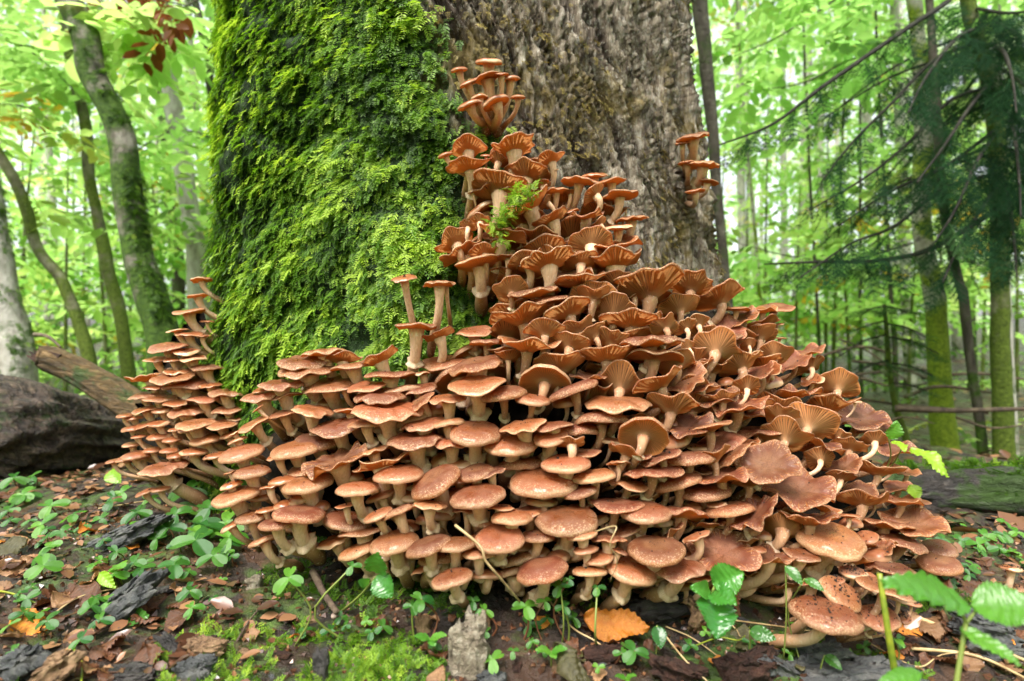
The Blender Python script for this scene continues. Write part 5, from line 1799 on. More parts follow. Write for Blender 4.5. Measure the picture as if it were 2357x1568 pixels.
# ------------------------------------------------------------------ small plants and litter near the tree
def leaf_grid(outline, nx=10, ny=7, fold=0.12, curl=0.15, wave=0.0, seed=0, veins=0):
    """a leaf blade as a grid: outline(t) is the half width at t along its length (unit length, along +x)"""
    r = np.random.default_rng(seed)
    t = np.linspace(0, 1, nx)
    s = np.linspace(-1, 1, ny)
    T_, S_ = np.meshgrid(t, s, indexing='ij')
    hw = outline(t)[:, None]
    X = T_ + 0 * S_
    Yv = S_ * hw
    Z = fold * np.abs(S_) * hw - curl * (T_ - 0.4) ** 2 + wave * np.sin(T_ * 9 + S_ * 3 + r.uniform(0, 6)) * np.abs(S_) ** 1.5
    vein = np.zeros_like(Z)
    if veins:
        vv = np.cos((T_ * veins - np.abs(S_) * hw * 7.0) * 2 * np.pi)
        Z = Z + 0.026 * vv * np.abs(S_) ** 0.5
        vein = np.clip(vv * 3 - 1.8, 0, 1)
        vein = np.maximum(vein, (np.abs(S_) < 0.01) * 1.0)
    V = np.stack([X, Yv, Z], -1).reshape(-1, 3)
    i = (np.arange(nx - 1)[:, None] * ny + np.arange(ny - 1)[None, :]).ravel()
    return V, np.stack([i, i + ny, i + ny + 1, i + 1], -1), vein.ravel()


def heart(t):                       # clover leaflet, notched at the far end
    return 0.56 * np.sqrt(np.clip(t, 0, 1)) * (1 - 0.25 * t) * np.sqrt(np.clip(1.08 - t ** 5, 0.02, 1))


def leaflet_mesh(seed):
    r = np.random.default_rng(seed)
    n, m = 11, 9
    V, vein = [], []
    for i in range(n):
        t = i / (n - 1)
        hw = float(heart(np.array(t)))
        for j in range(m):
            s = -1 + 2 * j / (m - 1)
            x = t - 0.16 * (1 - abs(s)) ** 1.5 * t ** 3
            V.append((x, s * hw, 0.28 * abs(s) * hw - 0.22 * t * t + 0.02 * math.sin(5 * t + seed)))
    i = (np.arange(n - 1)[:, None] * m + np.arange(m - 1)[None, :]).ravel()
    return np.array(V), np.stack([i, i + m, i + m + 1, i + 1], -1)


LEAFLETS = {}
for mk in ('clover', 'herb_light'):
    LEAFLETS[mk] = [mesh_np('leaflet', *leaflet_mesh(s), M[mk]) for s in range(3)]


def small_stem(parent, a, b, r, mat, bow=0.15, origin=None, name='stem'):
    a, b = np.asarray(a, float), np.asarray(b, float)
    mid = (a + b) / 2 + np.array([RNG.normal(0, bow), RNG.normal(0, bow), 0]) * np.linalg.norm(b - a)
    V, T, Q = tube(spline(np.array([a, mid, b]), 8), np.linspace(r, r * 0.8, 8), 6)
    return obj(name, mesh_np(name, V, [T, Q], mat), parent)


CLOVER = """459 1129 46;440 1161 56;494 1129 60;482 1170 64;462 1203 60;405 1183 50;389 1215 52;520 1203 70;450 1244 74;527 1238 62;491 1280 58;401 1302 80;324 1309 66;100 1302 74;96 1209 66;55 1140 60
238 1244 40;267 1270 44;437 1360 62;491 1379 30;231 1427 60;186 1472 56;109 1430 60;55 1411 56;87 1414 50;61 1379 50;167 1186 60;112 1257 60;305 1357 44;257 1154 50;321 1180 44;279 1135 46;32 1100 60
20 1175 50;75 1098 44;140 1225 50;190 1210 44;350 1150 44;300 1210 44;360 1240 46;215 1300 40;30 1500 40;20 1440 50
665 1330 76;969 1380 66;948 1396 46;810 1304 42;1089 1384 38;1116 1405 46;881 1443 46;1133 1517 62;1180 1499 36;700 1452 40;640 1290 30
1290 1350 58;1310 1334 34;1375 1353 46;1210 1397 74;1254 1385 40;1298 1397 44;1319 1422 46;1222 1438 52;1260 1423 36;1225 1476 34;1460 1500 72;1588 1485 42;1830 1440 28;1990 1490 34;2068 1478 42;1996 1445 42
2214 1245 40;2270 1235 42;2300 1262 44;2340 1225 40;2330 1270 40;2190 1340 44;2240 1300 36;2225 1215 34;2310 1200 34;2260 1270 34"""
cl = [tuple(float(x) for x in q.split()) for q in CLOVER.replace('\n', ';').split(';')]
for k in range(40):
    cl.append((RNG.uniform(0, 540), RNG.uniform(1120, 1400), RNG.uniform(22, 70)))
for k in range(12):
    cl.append((RNG.uniform(2150, 2357), RNG.uniform(1210, 1330), RNG.uniform(30, 50)))
for k in range(14):
    cl.append((RNG.uniform(700, 1900), RNG.uniform(1420, 1540), RNG.uniform(26, 46)))
GMARK = [(265, 1400, 'the long slate-grey bark strip'), (280, 1240, 'the upper slate-grey bark strip'), (60, 1535, 'the blue-black bark lump'), (244, 1337, 'the folded yellow-green leaf'), (305, 1421, 'the single heart-shaped leaf'),
         (480, 1090, 'the foot of the mushroom pyramid'), (138, 1060, 'the fir seedling'), (74, 1450, 'the orange-brown wet leaf'), (32, 1318, 'the broad pinkish tan leaf'), (1418, 1435, 'the orange beech leaf'), (1076, 1510, 'the whitish rotten wood'),
         (880, 1340, 'the toothed herb in the hollow'), (1645, 1400, 'the glossy nettle'), (1723, 1540, 'the rusty wood lump'), (1899, 1440, 'the lowest tan dome'), (2045, 1440, 'the cut stalk'), (2330, 1330, 'the lone small mushrooms'),
         (2230, 1200, 'the mossy log'), (540, 1250, 'the lowest left-out tier of mushrooms'.replace('left-out ', '')), (1316, 1529, 'the curled olive leaf'), (740, 1545, 'the black twig stump'), (600, 1400, 'the short grey stick')]
for i, (u, v, s) in enumerate(cl):
    if 380 < u < 560 and v < 1300:
        s *= 1.3
    g = ground_hit(u, v + s * 0.35)
    Y = max(g[1] - 0.012, 0.3)
    if 640 < u < 1400 and v < 1420:
        Y = min(Y, 0.60)
    top = P(u, v, Y)
    L = s * K * Y * 0.52
    if u < 580:
        lab, grp = 'wood sorrel with three wet heart-shaped leaflets on the slope by the mushroom pyramid', 'sorrel on the slope by the pyramid'
    elif u < 1160:
        lab, grp = 'wood sorrel with three leaflets in the dark hollow beneath the mushroom tiers', 'sorrel in the hollow under the tiers'
    elif u < 1650:
        lab, grp = 'wood sorrel with three leaflets around the orange beech leaf', 'sorrel around the orange leaf'
    elif u < 2150:
        lab, grp = 'wood sorrel with three leaflets among straws by the soil-sprinkled mushrooms', 'sorrel among the straws'
    else:
        lab, grp = 'wood sorrel with three leaflets in the litter before the mossy log', 'sorrel before the mossy log'
    best = min(GMARK, key=lambda q: math.hypot(q[0] - u, q[1] - v))
    szw = 'tiny' if L < 0.010 else 'small' if L < 0.014 else 'mid-sized' if L < 0.019 else 'large'
    mk = 'herb_light' if RNG.random() < 0.3 else 'clover'
    tnw = 'pale' if mk == 'herb_light' else 'dark'
    if math.hypot(best[0] - u, best[1] - v) < 160:
        relw = 'behind' if v < best[1] - 0.6 * abs(u - best[0]) else 'in front of' if v > best[1] + 0.6 * abs(u - best[0]) else 'beside'
        lab, grp = '%s %s green wood sorrel %s %s' % (szw, tnw, relw, best[2]), 'sorrel around ' + best[2]
    else:
        lab = lab.replace('wood sorrel', szw + ' ' + tnw + ' wood sorrel')
    gz = float(ground_z(top[0], top[1] + 0.01))
    foot = np.array([top[0] + RNG.normal(0, 0.004), top[1] + 0.01, min(gz - 0.004, top[2] - 0.012)])
    root = thing('wood_sorrel', lab, 'clover', foot, grp)
    small_stem(root, [0, 0, 0], top - foot, 0.0009 + 0.0004 * RNG.random(), M['herb_stem_red' if RNG.random() < 0.4 else 'herb_stem'])
    yaw = RNG.uniform(0, 6.28)
    tilt = Matrix.Rotation(math.radians(RNG.normal(24, 9)), 4, 'X') @ Matrix.Rotation(math.radians(RNG.normal(0, 12)), 4, 'Y')
    for k in range(3):
        mt = Matrix.Translation(Vector(top - foot)) @ tilt @ Matrix.Rotation(yaw + k * 2.094 + RNG.normal(0, .1), 4, 'Z') @ Matrix.Rotation(math.radians(RNG.normal(3, 8)), 4, 'Y') @ Matrix.Scale(L * RNG.uniform(.88, 1.1), 4)
        obj('leaflet', LEAFLETS[mk][int(RNG.integers(0, 3))], root, matrix=mt)


def serrate(f, teeth, amp):
    return lambda t: f(t) * (1 + amp * (np.abs(((t * teeth) % 1) - 0.5) * 2 - 0.5))


def oval(w):
    return lambda t: w * np.sin(np.pi * np.clip(t, 0, 1) ** 0.8) ** 0.75 + 0.004


def plain_leaf(name, mat, parent, base, tip, width, fold=0.2, curl=0.2, wave=0.02, teeth=0, up=(0, -0.5, 1), seed=0, veins=7, n=64):
    base, tip = np.asarray(base, float), np.asarray(tip, float)
    L = np.linalg.norm(tip - base)
    f = oval(width / L / 2)
    if teeth:
        f = serrate(f, teeth, 0.22 if teeth < 12 else 0.11)
    V, Q, vein = leaf_grid(f, n, 9, fold, curl, wave, seed, veins)
    x = (tip - base) / L
    z = np.asarray(up, float)
    z = z - x * (x @ z)
    z /= np.linalg.norm(z)
    y = np.cross(z, x)
    W = base + L * (V[:, :1] * x + V[:, 1:2] * y + V[:, 2:] * z)
    return obj(name, mesh_np(name, W, Q, mat, True, {'vein': vein}), parent)


# glossy nettle beside the orange leaf
Yn = 0.555
nf = ground_hit(1640, 1480)
nr_ = thing('dead_nettle', 'glossy toothed nettle sprig with four wet leaves under the brown plate cap', 'plant', nf)
node = P(1640, 1362, Yn) - nf
small_stem(nr_, [0, 0, 0], node, 0.0018, M['herb_stem'], 0.03)
small_stem(nr_, node, P(1660, 1330, Yn) - nf, 0.0014, M['herb_stem'], 0.03)
for (bu, bv, by), (tu, tv, ty), w in (((1640, 1345, Yn), (1712, 1318, Yn - .01), 0.030), ((1636, 1362, Yn), (1596, 1352, Yn - .015), 0.017), ((1640, 1360, Yn), (1693, 1388, Yn - .03), 0.024), ((1640, 1372, Yn), (1655, 1464, Yn - .035), 0.036),
                                      ((1652, 1345, Yn), (1668, 1297, Yn + .005), 0.022)):
    plain_leaf('leaf', M['nettle'], nr_, P(bu, bv, by) - nf, P(tu, tv, ty) - nf, w, 0.35, 0.3, 0.05, 11, (0, -1, 0.5), int(tu), 6)

# plant in the hollow
nf = ground_hit(785, 1410)
h1 = thing('herb', 'dark green toothed herb leaning up from the hollow beneath the tiers', 'plant', nf)
node = P(865, 1328, 0.60) - nf
small_stem(h1, [0, 0, 0], node, 0.0015, M['herb_stem'], 0.02)
for a, b, w in (((865, 1325), (900, 1375), 0.024), ((865, 1322), (868, 1275), 0.024), ((850, 1345), (828, 1338), 0.011)):
    plain_leaf('leaf', M['nettle'], h1, P(*a, 0.60) - nf, P(*b, 0.585) - nf, w, 0.2, 0.3, 0.03, 10, (0, -1, 0.4), int(b[0]), 6)
for (u, v, s, lab) in ((990, 1470, 46, 'pale green toothed seedling with two leaves at the mossy patch edge'), (1269, 1500, 44, 'bright toothed sprout below the wood sorrel by the pale rotten wood'),
                       (1440, 1560, 30, 'tiny bright sprout in the black soil below the olive dead leaf'), (1535, 1345, 24, 'small herb sprout under the brown caps beside the bark slab')):
    g = ground_hit(u, v + s)
    r_ = thing('seedling', lab, 'plant', g)
    Y = g[1] - 0.004
    nd = P(u, v, Y) - g
    small_stem(r_, [0, 0, 0], nd, 0.001, M['herb_stem'], 0.05)
    for dx, dy in ((-1, -0.25), (1, -0.35), (0.3, 0.6)):
        plain_leaf('leaf', M['herb_light'], r_, nd, P(u + dx * s * 0.8, v + dy * s * 0.6, Y - 0.01) - g, s * K * Y * 0.45, 0.2, 0.2, 0.03, 9, (0, -0.6, 1), int(u + dx), 5)

# heart and oval single leaves
for (a, b, w, mk, lab) in (((282, 1421), (336, 1418), 44, 'clover', 'single wet heart-shaped leaf standing over the slate-grey bark'),
                           ((228, 1318), (262, 1352), 26, 'herb_yellow', 'folded yellow-green leaf on the slope below the pyramid'),
                           ((250, 1085), (275, 1110), 34, 'herb_yellow', 'bright lime leaf at the foot of the pyramid'),
                           ((1512, 1440), (1522, 1492), 34, 'clover', 'upright oval green leaf on a thin straw stalk by the orange leaf'),
                           ((1725, 1452), (1786, 1470), 34, 'clover', 'drooping bright oval leaf on an arching stalk above the rusty wood lump'),
                           ((1808, 1302), (1848, 1345), 26, 'clover', 'long smooth oval leaf rising before the soil-sprinkled mushrooms'),
                           ((1852, 1332), (1897, 1358), 22, 'clover', 'smaller smooth oval leaf joined beside the long one'),
                           ((1898, 1508), (1938, 1540), 26, 'clover', 'small oval leaf at the foot of the lowest tan dome'),
                           ((2058, 1468), (2082, 1490), 18, 'herb_light', 'little pale oval leaf beside the green cut stalk')):
    Y = min(0.6, ground_hit(b[0], max(a[1], b[1]) + 25)[1]) if a[0] > 600 else ground_hit(b[0], b[1] + 20)[1]
    A, B = P(*a, Y), P(*b, Y - 0.015)
    g = np.array([A[0], A[1] + 0.005, min(float(ground_z(A[0], A[1])) - 0.003, A[2] - 0.005)])
    r_ = thing('leaf_on_stalk', lab, 'leaf', g)
    small_stem(r_, [0, 0, 0], A - g, 0.0009, M['herb_stem'], 0.1)
    plain_leaf('blade', M[mk], r_, A - g, B - g, w * K * Y, 0.3, 0.3, 0.0, 0, (0, -0.9, 0.6), int(a[0]), 5)

# holed leaves sprouting out of the mushroom slope
r_ = thing('sprig', 'bright sprig with an insect-eaten leaf growing out of the mushroom slope', 'plant', P(2035, 1090, 0.78))
o0 = P(2035, 1090, 0.78)
small_stem(r_, [0, 0, 0], P(2075, 1035, 0.74) - o0, 0.001, M['herb_stem'])
small_stem(r_, [0, 0, 0], P(2045, 1010, 0.75) - o0, 0.001, M['herb_stem'])
plain_leaf('leaf', M['herb_yellow'], r_, P(2098, 1028, 0.74) - o0, P(2190, 1090, 0.70) - o0, 0.024, 0.2, 0.4, 0.06, 7, (0, -0.6, 1), 3)
plain_leaf('leaf', M['herb_light'], r_, P(2050, 1012, 0.745) - o0, P(2068, 970, 0.74) - o0, 0.02, 0.2, 0.3, 0.06, 7, (0, -1, .4), 4)
plain_leaf('leaf', M['herb_yellow'], r_, P(2058, 1015, 0.745) - o0, P(2085, 1035, 0.72) - o0, 0.016, 0.2, 0.3, 0.06, 7, (0, -.6, 1), 5)
plain_leaf('leaf', M['herb_yellow'], r_, P(2098, 1115, 0.76) - o0, P(2112, 1150, 0.75) - o0, 0.02, 0.2, 0.3, 0.06, 7, (0, -1, .4), 6)

# plant close to the lens, out of focus
pf = P(2165, 1600, 0.40)
r_ = thing('nettle_plant', 'blurred fresh green plant with pointed toothed leaves beside the cut stalk', 'plant', pf)
nd = P(2223, 1435, 0.42) - pf
small_stem(r_, [0, 0, -0.06], nd, 0.0022, M['herb_stem'], 0.01)
small_stem(r_, nd, P(2208, 1392, 0.42) - pf, 0.0014, M['herb_stem'], 0.01)
small_stem(r_, nd, P(2250, 1402, 0.42) - pf, 0.0014, M['herb_stem'], 0.01)
for a, b, w, ya, yb in (((2232, 1393), (2036, 1332), 0.026, .42, .40), ((2236, 1392), (2400, 1400), 0.034, .42, .40), ((2210, 1445), (2352, 1528), 0.014, .42, .39), ((2120, 1548), (2020, 1575), 0.012, .41, .4)):
    plain_leaf('leaf', M['herb_light'], r_, P(*a, ya) - pf, P(*b, yb) - pf, w, 0.2, 0.15, 0.02, 15, (0, -0.75, 1), int(a[0]), 6, 110)

STRAW = [([(1048, 1209, .60), (1104, 1256, .575), (1118, 1291, .57), (1148, 1327, .575), (1189, 1376, .60), (1215, 1410, .63)], 7, 'straw', 'dry olive vine bent down over the lowest mushrooms'),
         ([(1369, 1224, .60), (1418, 1212, .575), (1404, 1253, .57), (1421, 1291, .575), (1404, 1338, .59)], 3, 'straw', 'thin kinked straw hooked over the brown domes'),
         ([(1266, 1394, 0), (1316, 1452, 0), (1372, 1488, 0), (1427, 1546, 0)], 5, 'straw', 'pale straw lying down past the orange leaf'),
         ([(1524, 1467, 0), (1574, 1529, 0), (1625, 1575, 0)], 5, 'straw', 'pale straw running down beside the olive-stalked leaf'),
         ([(1684, 1435, 0), (1790, 1448, 0), (1899, 1469, 0), (1935, 1466, 0), (1945, 1452, 0)], 4, 'straw', 'creamy straw lying across the foot of the lowest tan dome'),
         ([(1944, 1460, 0), (2032, 1511, 0), (2108, 1541, 0), (2159, 1520, 0), (2223, 1511, 0)], 4, 'straw', 'looping straw running past the green cut stalk'),
         ([(2102, 1429, 0), (2244, 1487, 0), (2400, 1550, 0)], 11, 'straw', 'thick straight creamy straw by the tan curled leaf'),
         ([(2090, 1500, 0), (2240, 1520, 0), (2380, 1590, 0)], 9, 'straw', 'second thick straw sloping under the blurred plant'),
         ([(2123, 1372, 0), (2240, 1366, 0), (2380, 1384, 0)], 4, 'straw', 'thin straw lying by the lone small mushrooms'),
         ([(183, 1479, 0), (178, 1508, 0), (196, 1546, 0), (193, 1590, 0)], 7, 'green_stalk', 'pale green curved stalk standing on the slate bark'),
         ([(122, 1427, 0), (193, 1386, 0), (286, 1363, 0)], 4, 'straw', 'thin straw arched over the brown leaves on the slope'),
         ([(550, 1485, 0), (576, 1438, 0), (611, 1394, 0)], 6, 'twig', 'short grey stick leaning at the mossy patch edge'),
         ([(720, 1315, .70), (745, 1365, .66), (775, 1410, .62)], 18, 'twig', 'mossy dark root stub in the hollow'),
         ([(0, 1372, 0), (40, 1378, 0), (98, 1403, 0)], 5, 'green_stalk', 'arching green stalk at the edge of the leaf litter'),
         ([(230, 1178, 0), (300, 1165, 0), (350, 1160, 0)], 4, 'straw', 'thin straw lying among sorrel near the pyramid'),
         ([(1580, 1500, 0), (1650, 1490, 0), (1700, 1480, 0), (1722, 1455, 0)], 4, 'green_stalk', 'arching green stalk of the drooping leaf'),
         ([(1530, 1450, 0), (1590, 1480, 0), (1660, 1530, 0)], 4, 'straw', 'fine straw crossing the black soil toward the rusty lump'),
         ([(1665, 1440, 0), (1690, 1458, 0), (1700, 1475, 0)], 4, 'straw', 'short curl of straw under the glossy nettle')]
for pts, w, mk, lab in STRAW:
    C = []
    for (u, v, y) in pts:
        if y:
            C.append(P(u, v, y))
        else:
            g = ground_hit(u, v)
            C.append(g + np.array([0, -0.004, 0.005]))
    C = spline(np.array(C), 26)
    ym = C[:, 1].mean()
    V, T, Q = tube(C - C[0], np.linspace(1, 0.7, 26) * w * K * ym / 2, 7, 0.08, 60)
    o = obj('straw' if mk == 'straw' else ('stalk' if mk == 'green_stalk' else 'stick'), mesh_np('straw', V, [T, Q], M[mk]), loc=C[0])
    tag(o, lab, 'straw' if mk == 'straw' else ('stalk' if mk == 'green_stalk' else 'stick'))
C = spline(np.array([P(2024, 1320, .50), P(2042, 1440, .49), P(2063, 1570, .485), P(2070, 1640, .48)]), 20)
V, T, Q = tube(C - C[-1], np.linspace(0.0022, 0.0034, 20), 10, 0.05, 40)
tag(obj('cut_stalk', mesh_np('cut_stalk', V, [T, Q], M['green_stalk']), loc=C[-1]), 'upright bare yellow-green cut stalk before the soil-sprinkled mushrooms', 'stalk')


# fallen leaves
def dead_leaf_mesh(mat, seed, teeth=0, curl=0.3, wave=0.06, w=0.34):
    f = oval(w)
    if teeth:
        f = serrate(f, teeth, 0.10)
    V, Q, vein = leaf_grid(f, 56, 11, RNG.uniform(-0.2, 0.35), curl * RNG.uniform(-1, 1), wave, seed, 8)
    V = V - np.array([0.5, 0, V[:, 2].mean()])
    return mesh_np('fallen_leaf', V, Q, mat, True, {'vein': vein})


DL = {k: [dead_leaf_mesh(M[k], 10 * i + j, 8 if j % 2 else 0, 0.5, 0.09) for j in range(4)] for i, k in enumerate(('leaf_orange', 'leaf_brown', 'leaf_tan', 'leaf_olive'))}


def lay_leaf(u, v, wpx, mk, label, group=None, yaw=None, tilt=15, lift=0.006, var=None, g=None):
    if g is None:
        g = ground_hit(u, v)
    s = wpx * K * g[1]
    o = obj('fallen_leaf', DL[mk][int(RNG.integers(0, 4)) if var is None else var], loc=g + np.array([0, 0, lift]))
    o.rotation_euler = (math.radians(RNG.normal(12, tilt)), math.radians(RNG.normal(0, tilt)), RNG.uniform(0, 6.28) if yaw is None else yaw)
    o.scale = (s, s, s)
    return tag(o, label, 'leaf', group)


# the orange beech leaf
me = dead_leaf_mesh(M['leaf_orange'], 77, 9, 0.35, 0.09, 0.25)
g = ground_hit(1418, 1470)
o = obj('beech_leaf', me, loc=P(1418, 1436, g[1] - 0.012))
s = 150 * K * (g[1] - 0.012)
o.scale = (s, s, s)
o.rotation_euler = (math.radians(38), math.radians(4), math.radians(-8))
tag(o, 'bright orange beech leaf with combed veins lying before the mushrooms', 'leaf')
me = dead_leaf_mesh(M['leaf_olive'], 31, 0, 0.9, 0.16, 0.24)
o = obj('fallen_leaf', me, loc=P(1312, 1530, ground_hit(1312, 1560)[1] - 0.01))
s = 130 * K * 0.55
o.scale = (s, s, s)
o.rotation_euler = (math.radians(45), math.radians(10), math.radians(-65))
tag(o, 'large curled olive-brown leaf leaning below the straw', 'leaf')
me = dead_leaf_mesh(M['leaf_brown'], 32, 0, 0.4, 0.05, 0.2)
o = obj('fallen_leaf', me, loc=P(1696, 1375, 0.60))
s = 95 * K * 0.6
o.scale = (s, s, s)
o.rotation_euler = (math.radians(20), math.radians(80), math.radians(10))
tag(o, 'long brown withered leaf hanging upright behind the glossy nettle', 'leaf')
for (u, v, w, mk, lab) in ((2141, 1450, 110, 'leaf_tan', 'curled tan leaf under the soil-sprinkled mushrooms beside the thick straw'), (1711, 1493, 84, 'leaf_olive', 'flat olive leaf above the rusty wood lump'),
                           (74, 1450, 95, 'leaf_orange', 'orange-brown wet leaf on the slope below the sorrel patch'), (150, 1390, 80, 'leaf_tan', 'curled tan leaf with a lifted edge on the slope'), (209, 1228, 70, 'leaf_orange', 'rusty orange leaf standing among sorrel near the slate bark'),
                           (305, 1268, 40, 'leaf_orange', 'small orange leaf scrap between the sorrel patches'), (250, 1500, 90, 'leaf_brown', 'long dark brown leaf beside the pale green curved stalk'), (225, 1556, 74, 'leaf_tan', 'torn tan leaf at the mossy patch by the stalk'),
                           (32, 1318, 84, 'leaf_tan', 'broad pinkish tan leaf at the far end of the slope'), (20, 1480, 70, 'leaf_tan', 'pale leaf beside the dark bark lump'), (870, 1455, 66, 'leaf_brown', 'dark red-brown leaf lying on the moss patch'),
                           (700, 1480, 50, 'leaf_brown', 'small reddish leaf lying in the moss patch'), (1250, 1450, 44, 'leaf_orange', 'two-tone yellow and rust leaf tip among the sorrel'), (1650, 1540, 40, 'leaf_orange', 'rust-coloured leaf tip by the rusty wood lump'),
                           (1000, 1515, 90, 'leaf_brown', 'brown curled leaf draped at the mossy patch edge by the pale wood')):
    lay_leaf(u, v, w, mk, lab, tilt=18)
n = 0
while n < 150:                                                        # litter on both sides of the tree
    if n % 3 == 0:
        u, v = RNG.uniform(-60, 480), RNG.uniform(1060, 1560)
        lab, grp = 'fallen {c} leaf in the wet litter of the slope below the fallen log', 'litter below the fallen log'
    elif n % 3 == 1:
        u, v = RNG.uniform(2080, 2430), RNG.uniform(1195, 1560)
        lab, grp = 'fallen {c} leaf in the litter before the mossy log', 'litter before the mossy log'
    else:
        u, v = RNG.uniform(500, 2150), RNG.uniform(1400, 1575)
        lab, grp = 'small fallen {c} leaf scrap on the black soil under the mushrooms', 'scraps on the soil under the mushrooms'
    mk = RNG.choice(['leaf_brown', 'leaf_brown', 'leaf_tan', 'leaf_orange', 'leaf_olive'], p=[.35, .25, .25, .05, .1])
    cw = {'leaf_brown': 'brown', 'leaf_tan': 'tan', 'leaf_orange': 'rust', 'leaf_olive': 'olive'}[mk]
    g = ground_hit(u, v)
    if np.hypot(g[0] - TC[0], g[1] - TC[1]) < 0.66:
        continue
    if 300 < u < 1000 and v > 1400 and n % 3 == 2 and RNG.random() < .6:
        continue
    sz = RNG.uniform(0.02, 0.05) if n % 3 != 2 else RNG.uniform(0.012, 0.026)
    best = min(GMARK, key=lambda q: math.hypot(q[0] - u, q[1] - v))
    if math.hypot(best[0] - u, best[1] - v) < 150:
        relw = 'behind' if v < best[1] - 0.6 * abs(u - best[0]) else 'in front of' if v > best[1] + 0.6 * abs(u - best[0]) else 'beside'
        szw = 'scrap of' if sz < 0.022 else 'small' if sz < 0.035 else 'large'
        lab, grp = '%s fallen {c} leaf lying %s %s' % (szw, relw, best[2]), 'fallen leaves around ' + best[2]
    lay_leaf(u, v, sz / K / g[1], mk, lab.format(c=cw), grp, g=g, tilt=16, lift=0.004)
    n += 1
acc = Acc()                                                           # litter past counting, farther off
lv, lt = leaf_shape()
n = 5200
x = RNG.uniform(-6, 6, n)
y = RNG.uniform(0.75, 8, n)
r = np.hypot(x - TC[0], y - TC[1])
k = (r > 0.85) & (np.abs(x) < y * 1.1)
x, y = x[k], y[k]
p = np.stack([x, y, ground_z(x, y) + RNG.uniform(0.002, 0.016, len(x))], -1)
a = RNG.uniform(0, 6.28, len(x))
xd = np.stack([np.cos(a), np.sin(a), RNG.normal(0, .25, len(x))], -1)
place_templates(acc, [(lv, lt)], p, xd, np.stack([RNG.normal(0, .3, len(x)), RNG.normal(0, .3, len(x)), np.ones(len(x))], -1), RNG.uniform(.03, .07, len(x)), RNG.random(len(x)))
n = 4000
x = np.concatenate([RNG.uniform(-1.6, -0.25, n), RNG.uniform(0.35, 1.5, n // 2)])
y = np.concatenate([RNG.uniform(0.5, 1.6, n), RNG.uniform(0.62, 1.5, n // 2)])
r = np.hypot(x - TC[0], y - TC[1])
k = (r > 0.72) & (np.abs(x) < y * 1.05)
x, y = x[k], y[k]
p = np.stack([x, y, ground_z(x, y) + RNG.uniform(0.0, 0.006, len(x))], -1)
a = RNG.uniform(0, 6.28, len(x))
xd = np.stack([np.cos(a), np.sin(a), RNG.normal(0, .3, len(x))], -1)
place_templates(acc, [(lv, lt)], p, xd, np.stack([RNG.normal(0, .35, len(x)), RNG.normal(0, .35, len(x)), np.ones(len(x))], -1), RNG.uniform(.006, .03, len(x)), RNG.random(len(x)) ** 1.3 * 0.9)
mm = NM('litter')
M['litter'] = mm.done(mm.principled(mm.ramp(mm.attr('var'), [(0.0, (0.045, 0.02, 0.012)), (0.4, (0.12, 0.05, 0.025)), (0.75, (0.24, 0.12, 0.06)), (1.0, (0.27, 0.15, 0.075))]), 0.28))
tag(obj('leaf_litter', acc.mesh('leaf_litter', M['litter'], True)), 'brown and tan leaf litter strewn over the floor of the wood', 'litter', kind='stuff')


# lumps of bark and rotten wood
def chunk(u, v, w, h, mat, label, name='bark_piece', depth=0.5, yaw=0.0, rolld=0.0, stand=0.0, seed=0, Y=None, thick=0.35):
    g = ground_hit(u, v + h * 0.35)
    Y = Y or g[1]
    W, H = w * K * Y, h * K * Y
    n, m = (56, 34) if w > 50 else (22, 13)
    a = np.linspace(0, 2 * np.pi, n, endpoint=False)
    b = np.linspace(-np.pi / 2, np.pi / 2, m)
    A_, B_ = np.meshgrid(a, b)
    ce = lambda t: np.sign(np.cos(t)) * np.abs(np.cos(t)) ** 0.55
    se = lambda t: np.sign(np.sin(t)) * np.abs(np.sin(t)) ** 0.55
    V = np.stack([ce(B_) * ce(A_) * 0.5, ce(B_) * se(A_) * 0.5, se(B_) * 0.5], -1)
    d = 1 + 0.42 * fbm(V * 2.6 + seed, 4)
    lay = np.abs(fbm(V * np.array([5, 5, 16]) + seed * 3, 3))
    V = V * (d - 0.22 * lay)[..., None]
    V = V + 0.07 * np.stack([fbm(V * 11 + seed * 2, 3), fbm(V * 11 + seed + 50, 3), fbm(V * 14 + seed + 90, 3)], -1)
    V = V * np.array([W, W * depth, H * 1.0])
    V = V.reshape(-1, 3)
    i = (np.arange(m - 1)[:, None] * n)
    j = np.arange(n)[None]
    k = (j + 1) % n
    Q = np.stack([i + j, i + k, i + n + k, i + n + j], -1).reshape(-1, 4)
    o = obj(name, mesh_np(name, V, Q, mat, True), loc=P(u, v, Y))
    o.rotation_euler = (math.radians(stand), math.radians(-rolld), yaw)
    return tag(o, label, 'bark' if name == 'bark_piece' else 'wood')


chunk(1530, 1400, 200, 70, M['wood_dark'], 'black rough bark slab tucked behind the orange leaf', rolld=12, stand=-10, seed=1)
chunk(1618, 1420, 66, 84, M['wood_tan'], 'crumbling brown rotten wood beside the black bark slab', 'rotten_wood', seed=2)
chunk(1076, 1510, 78, 170, M['wood_pale'], 'upright flaky whitish piece of rotten wood', 'rotten_wood', 0.6, rolld=-4, seed=3, Y=0.555)
chunk(1118, 1430, 16, 60, M['wood_tan'], 'narrow tan wood splinter above the whitish rotten piece', 'wood_splinter', 0.6, rolld=24, seed=4)
chunk(975, 1440, 34, 44, M['wood_tan'], 'small tan wood flake by the seedling at the moss edge', 'wood_splinter', 0.6, seed=5)
chunk(55, 1535, 120, 80, M['wood_slate'], 'blue-black bark lump at the bottom of the leafy slope', rolld=25, seed=6)
chunk(125, 1545, 120, 50, M['wood_tan'], 'weathered tan wood lump beside the blue-black bark lump', 'rotten_wood', rolld=32, seed=7)
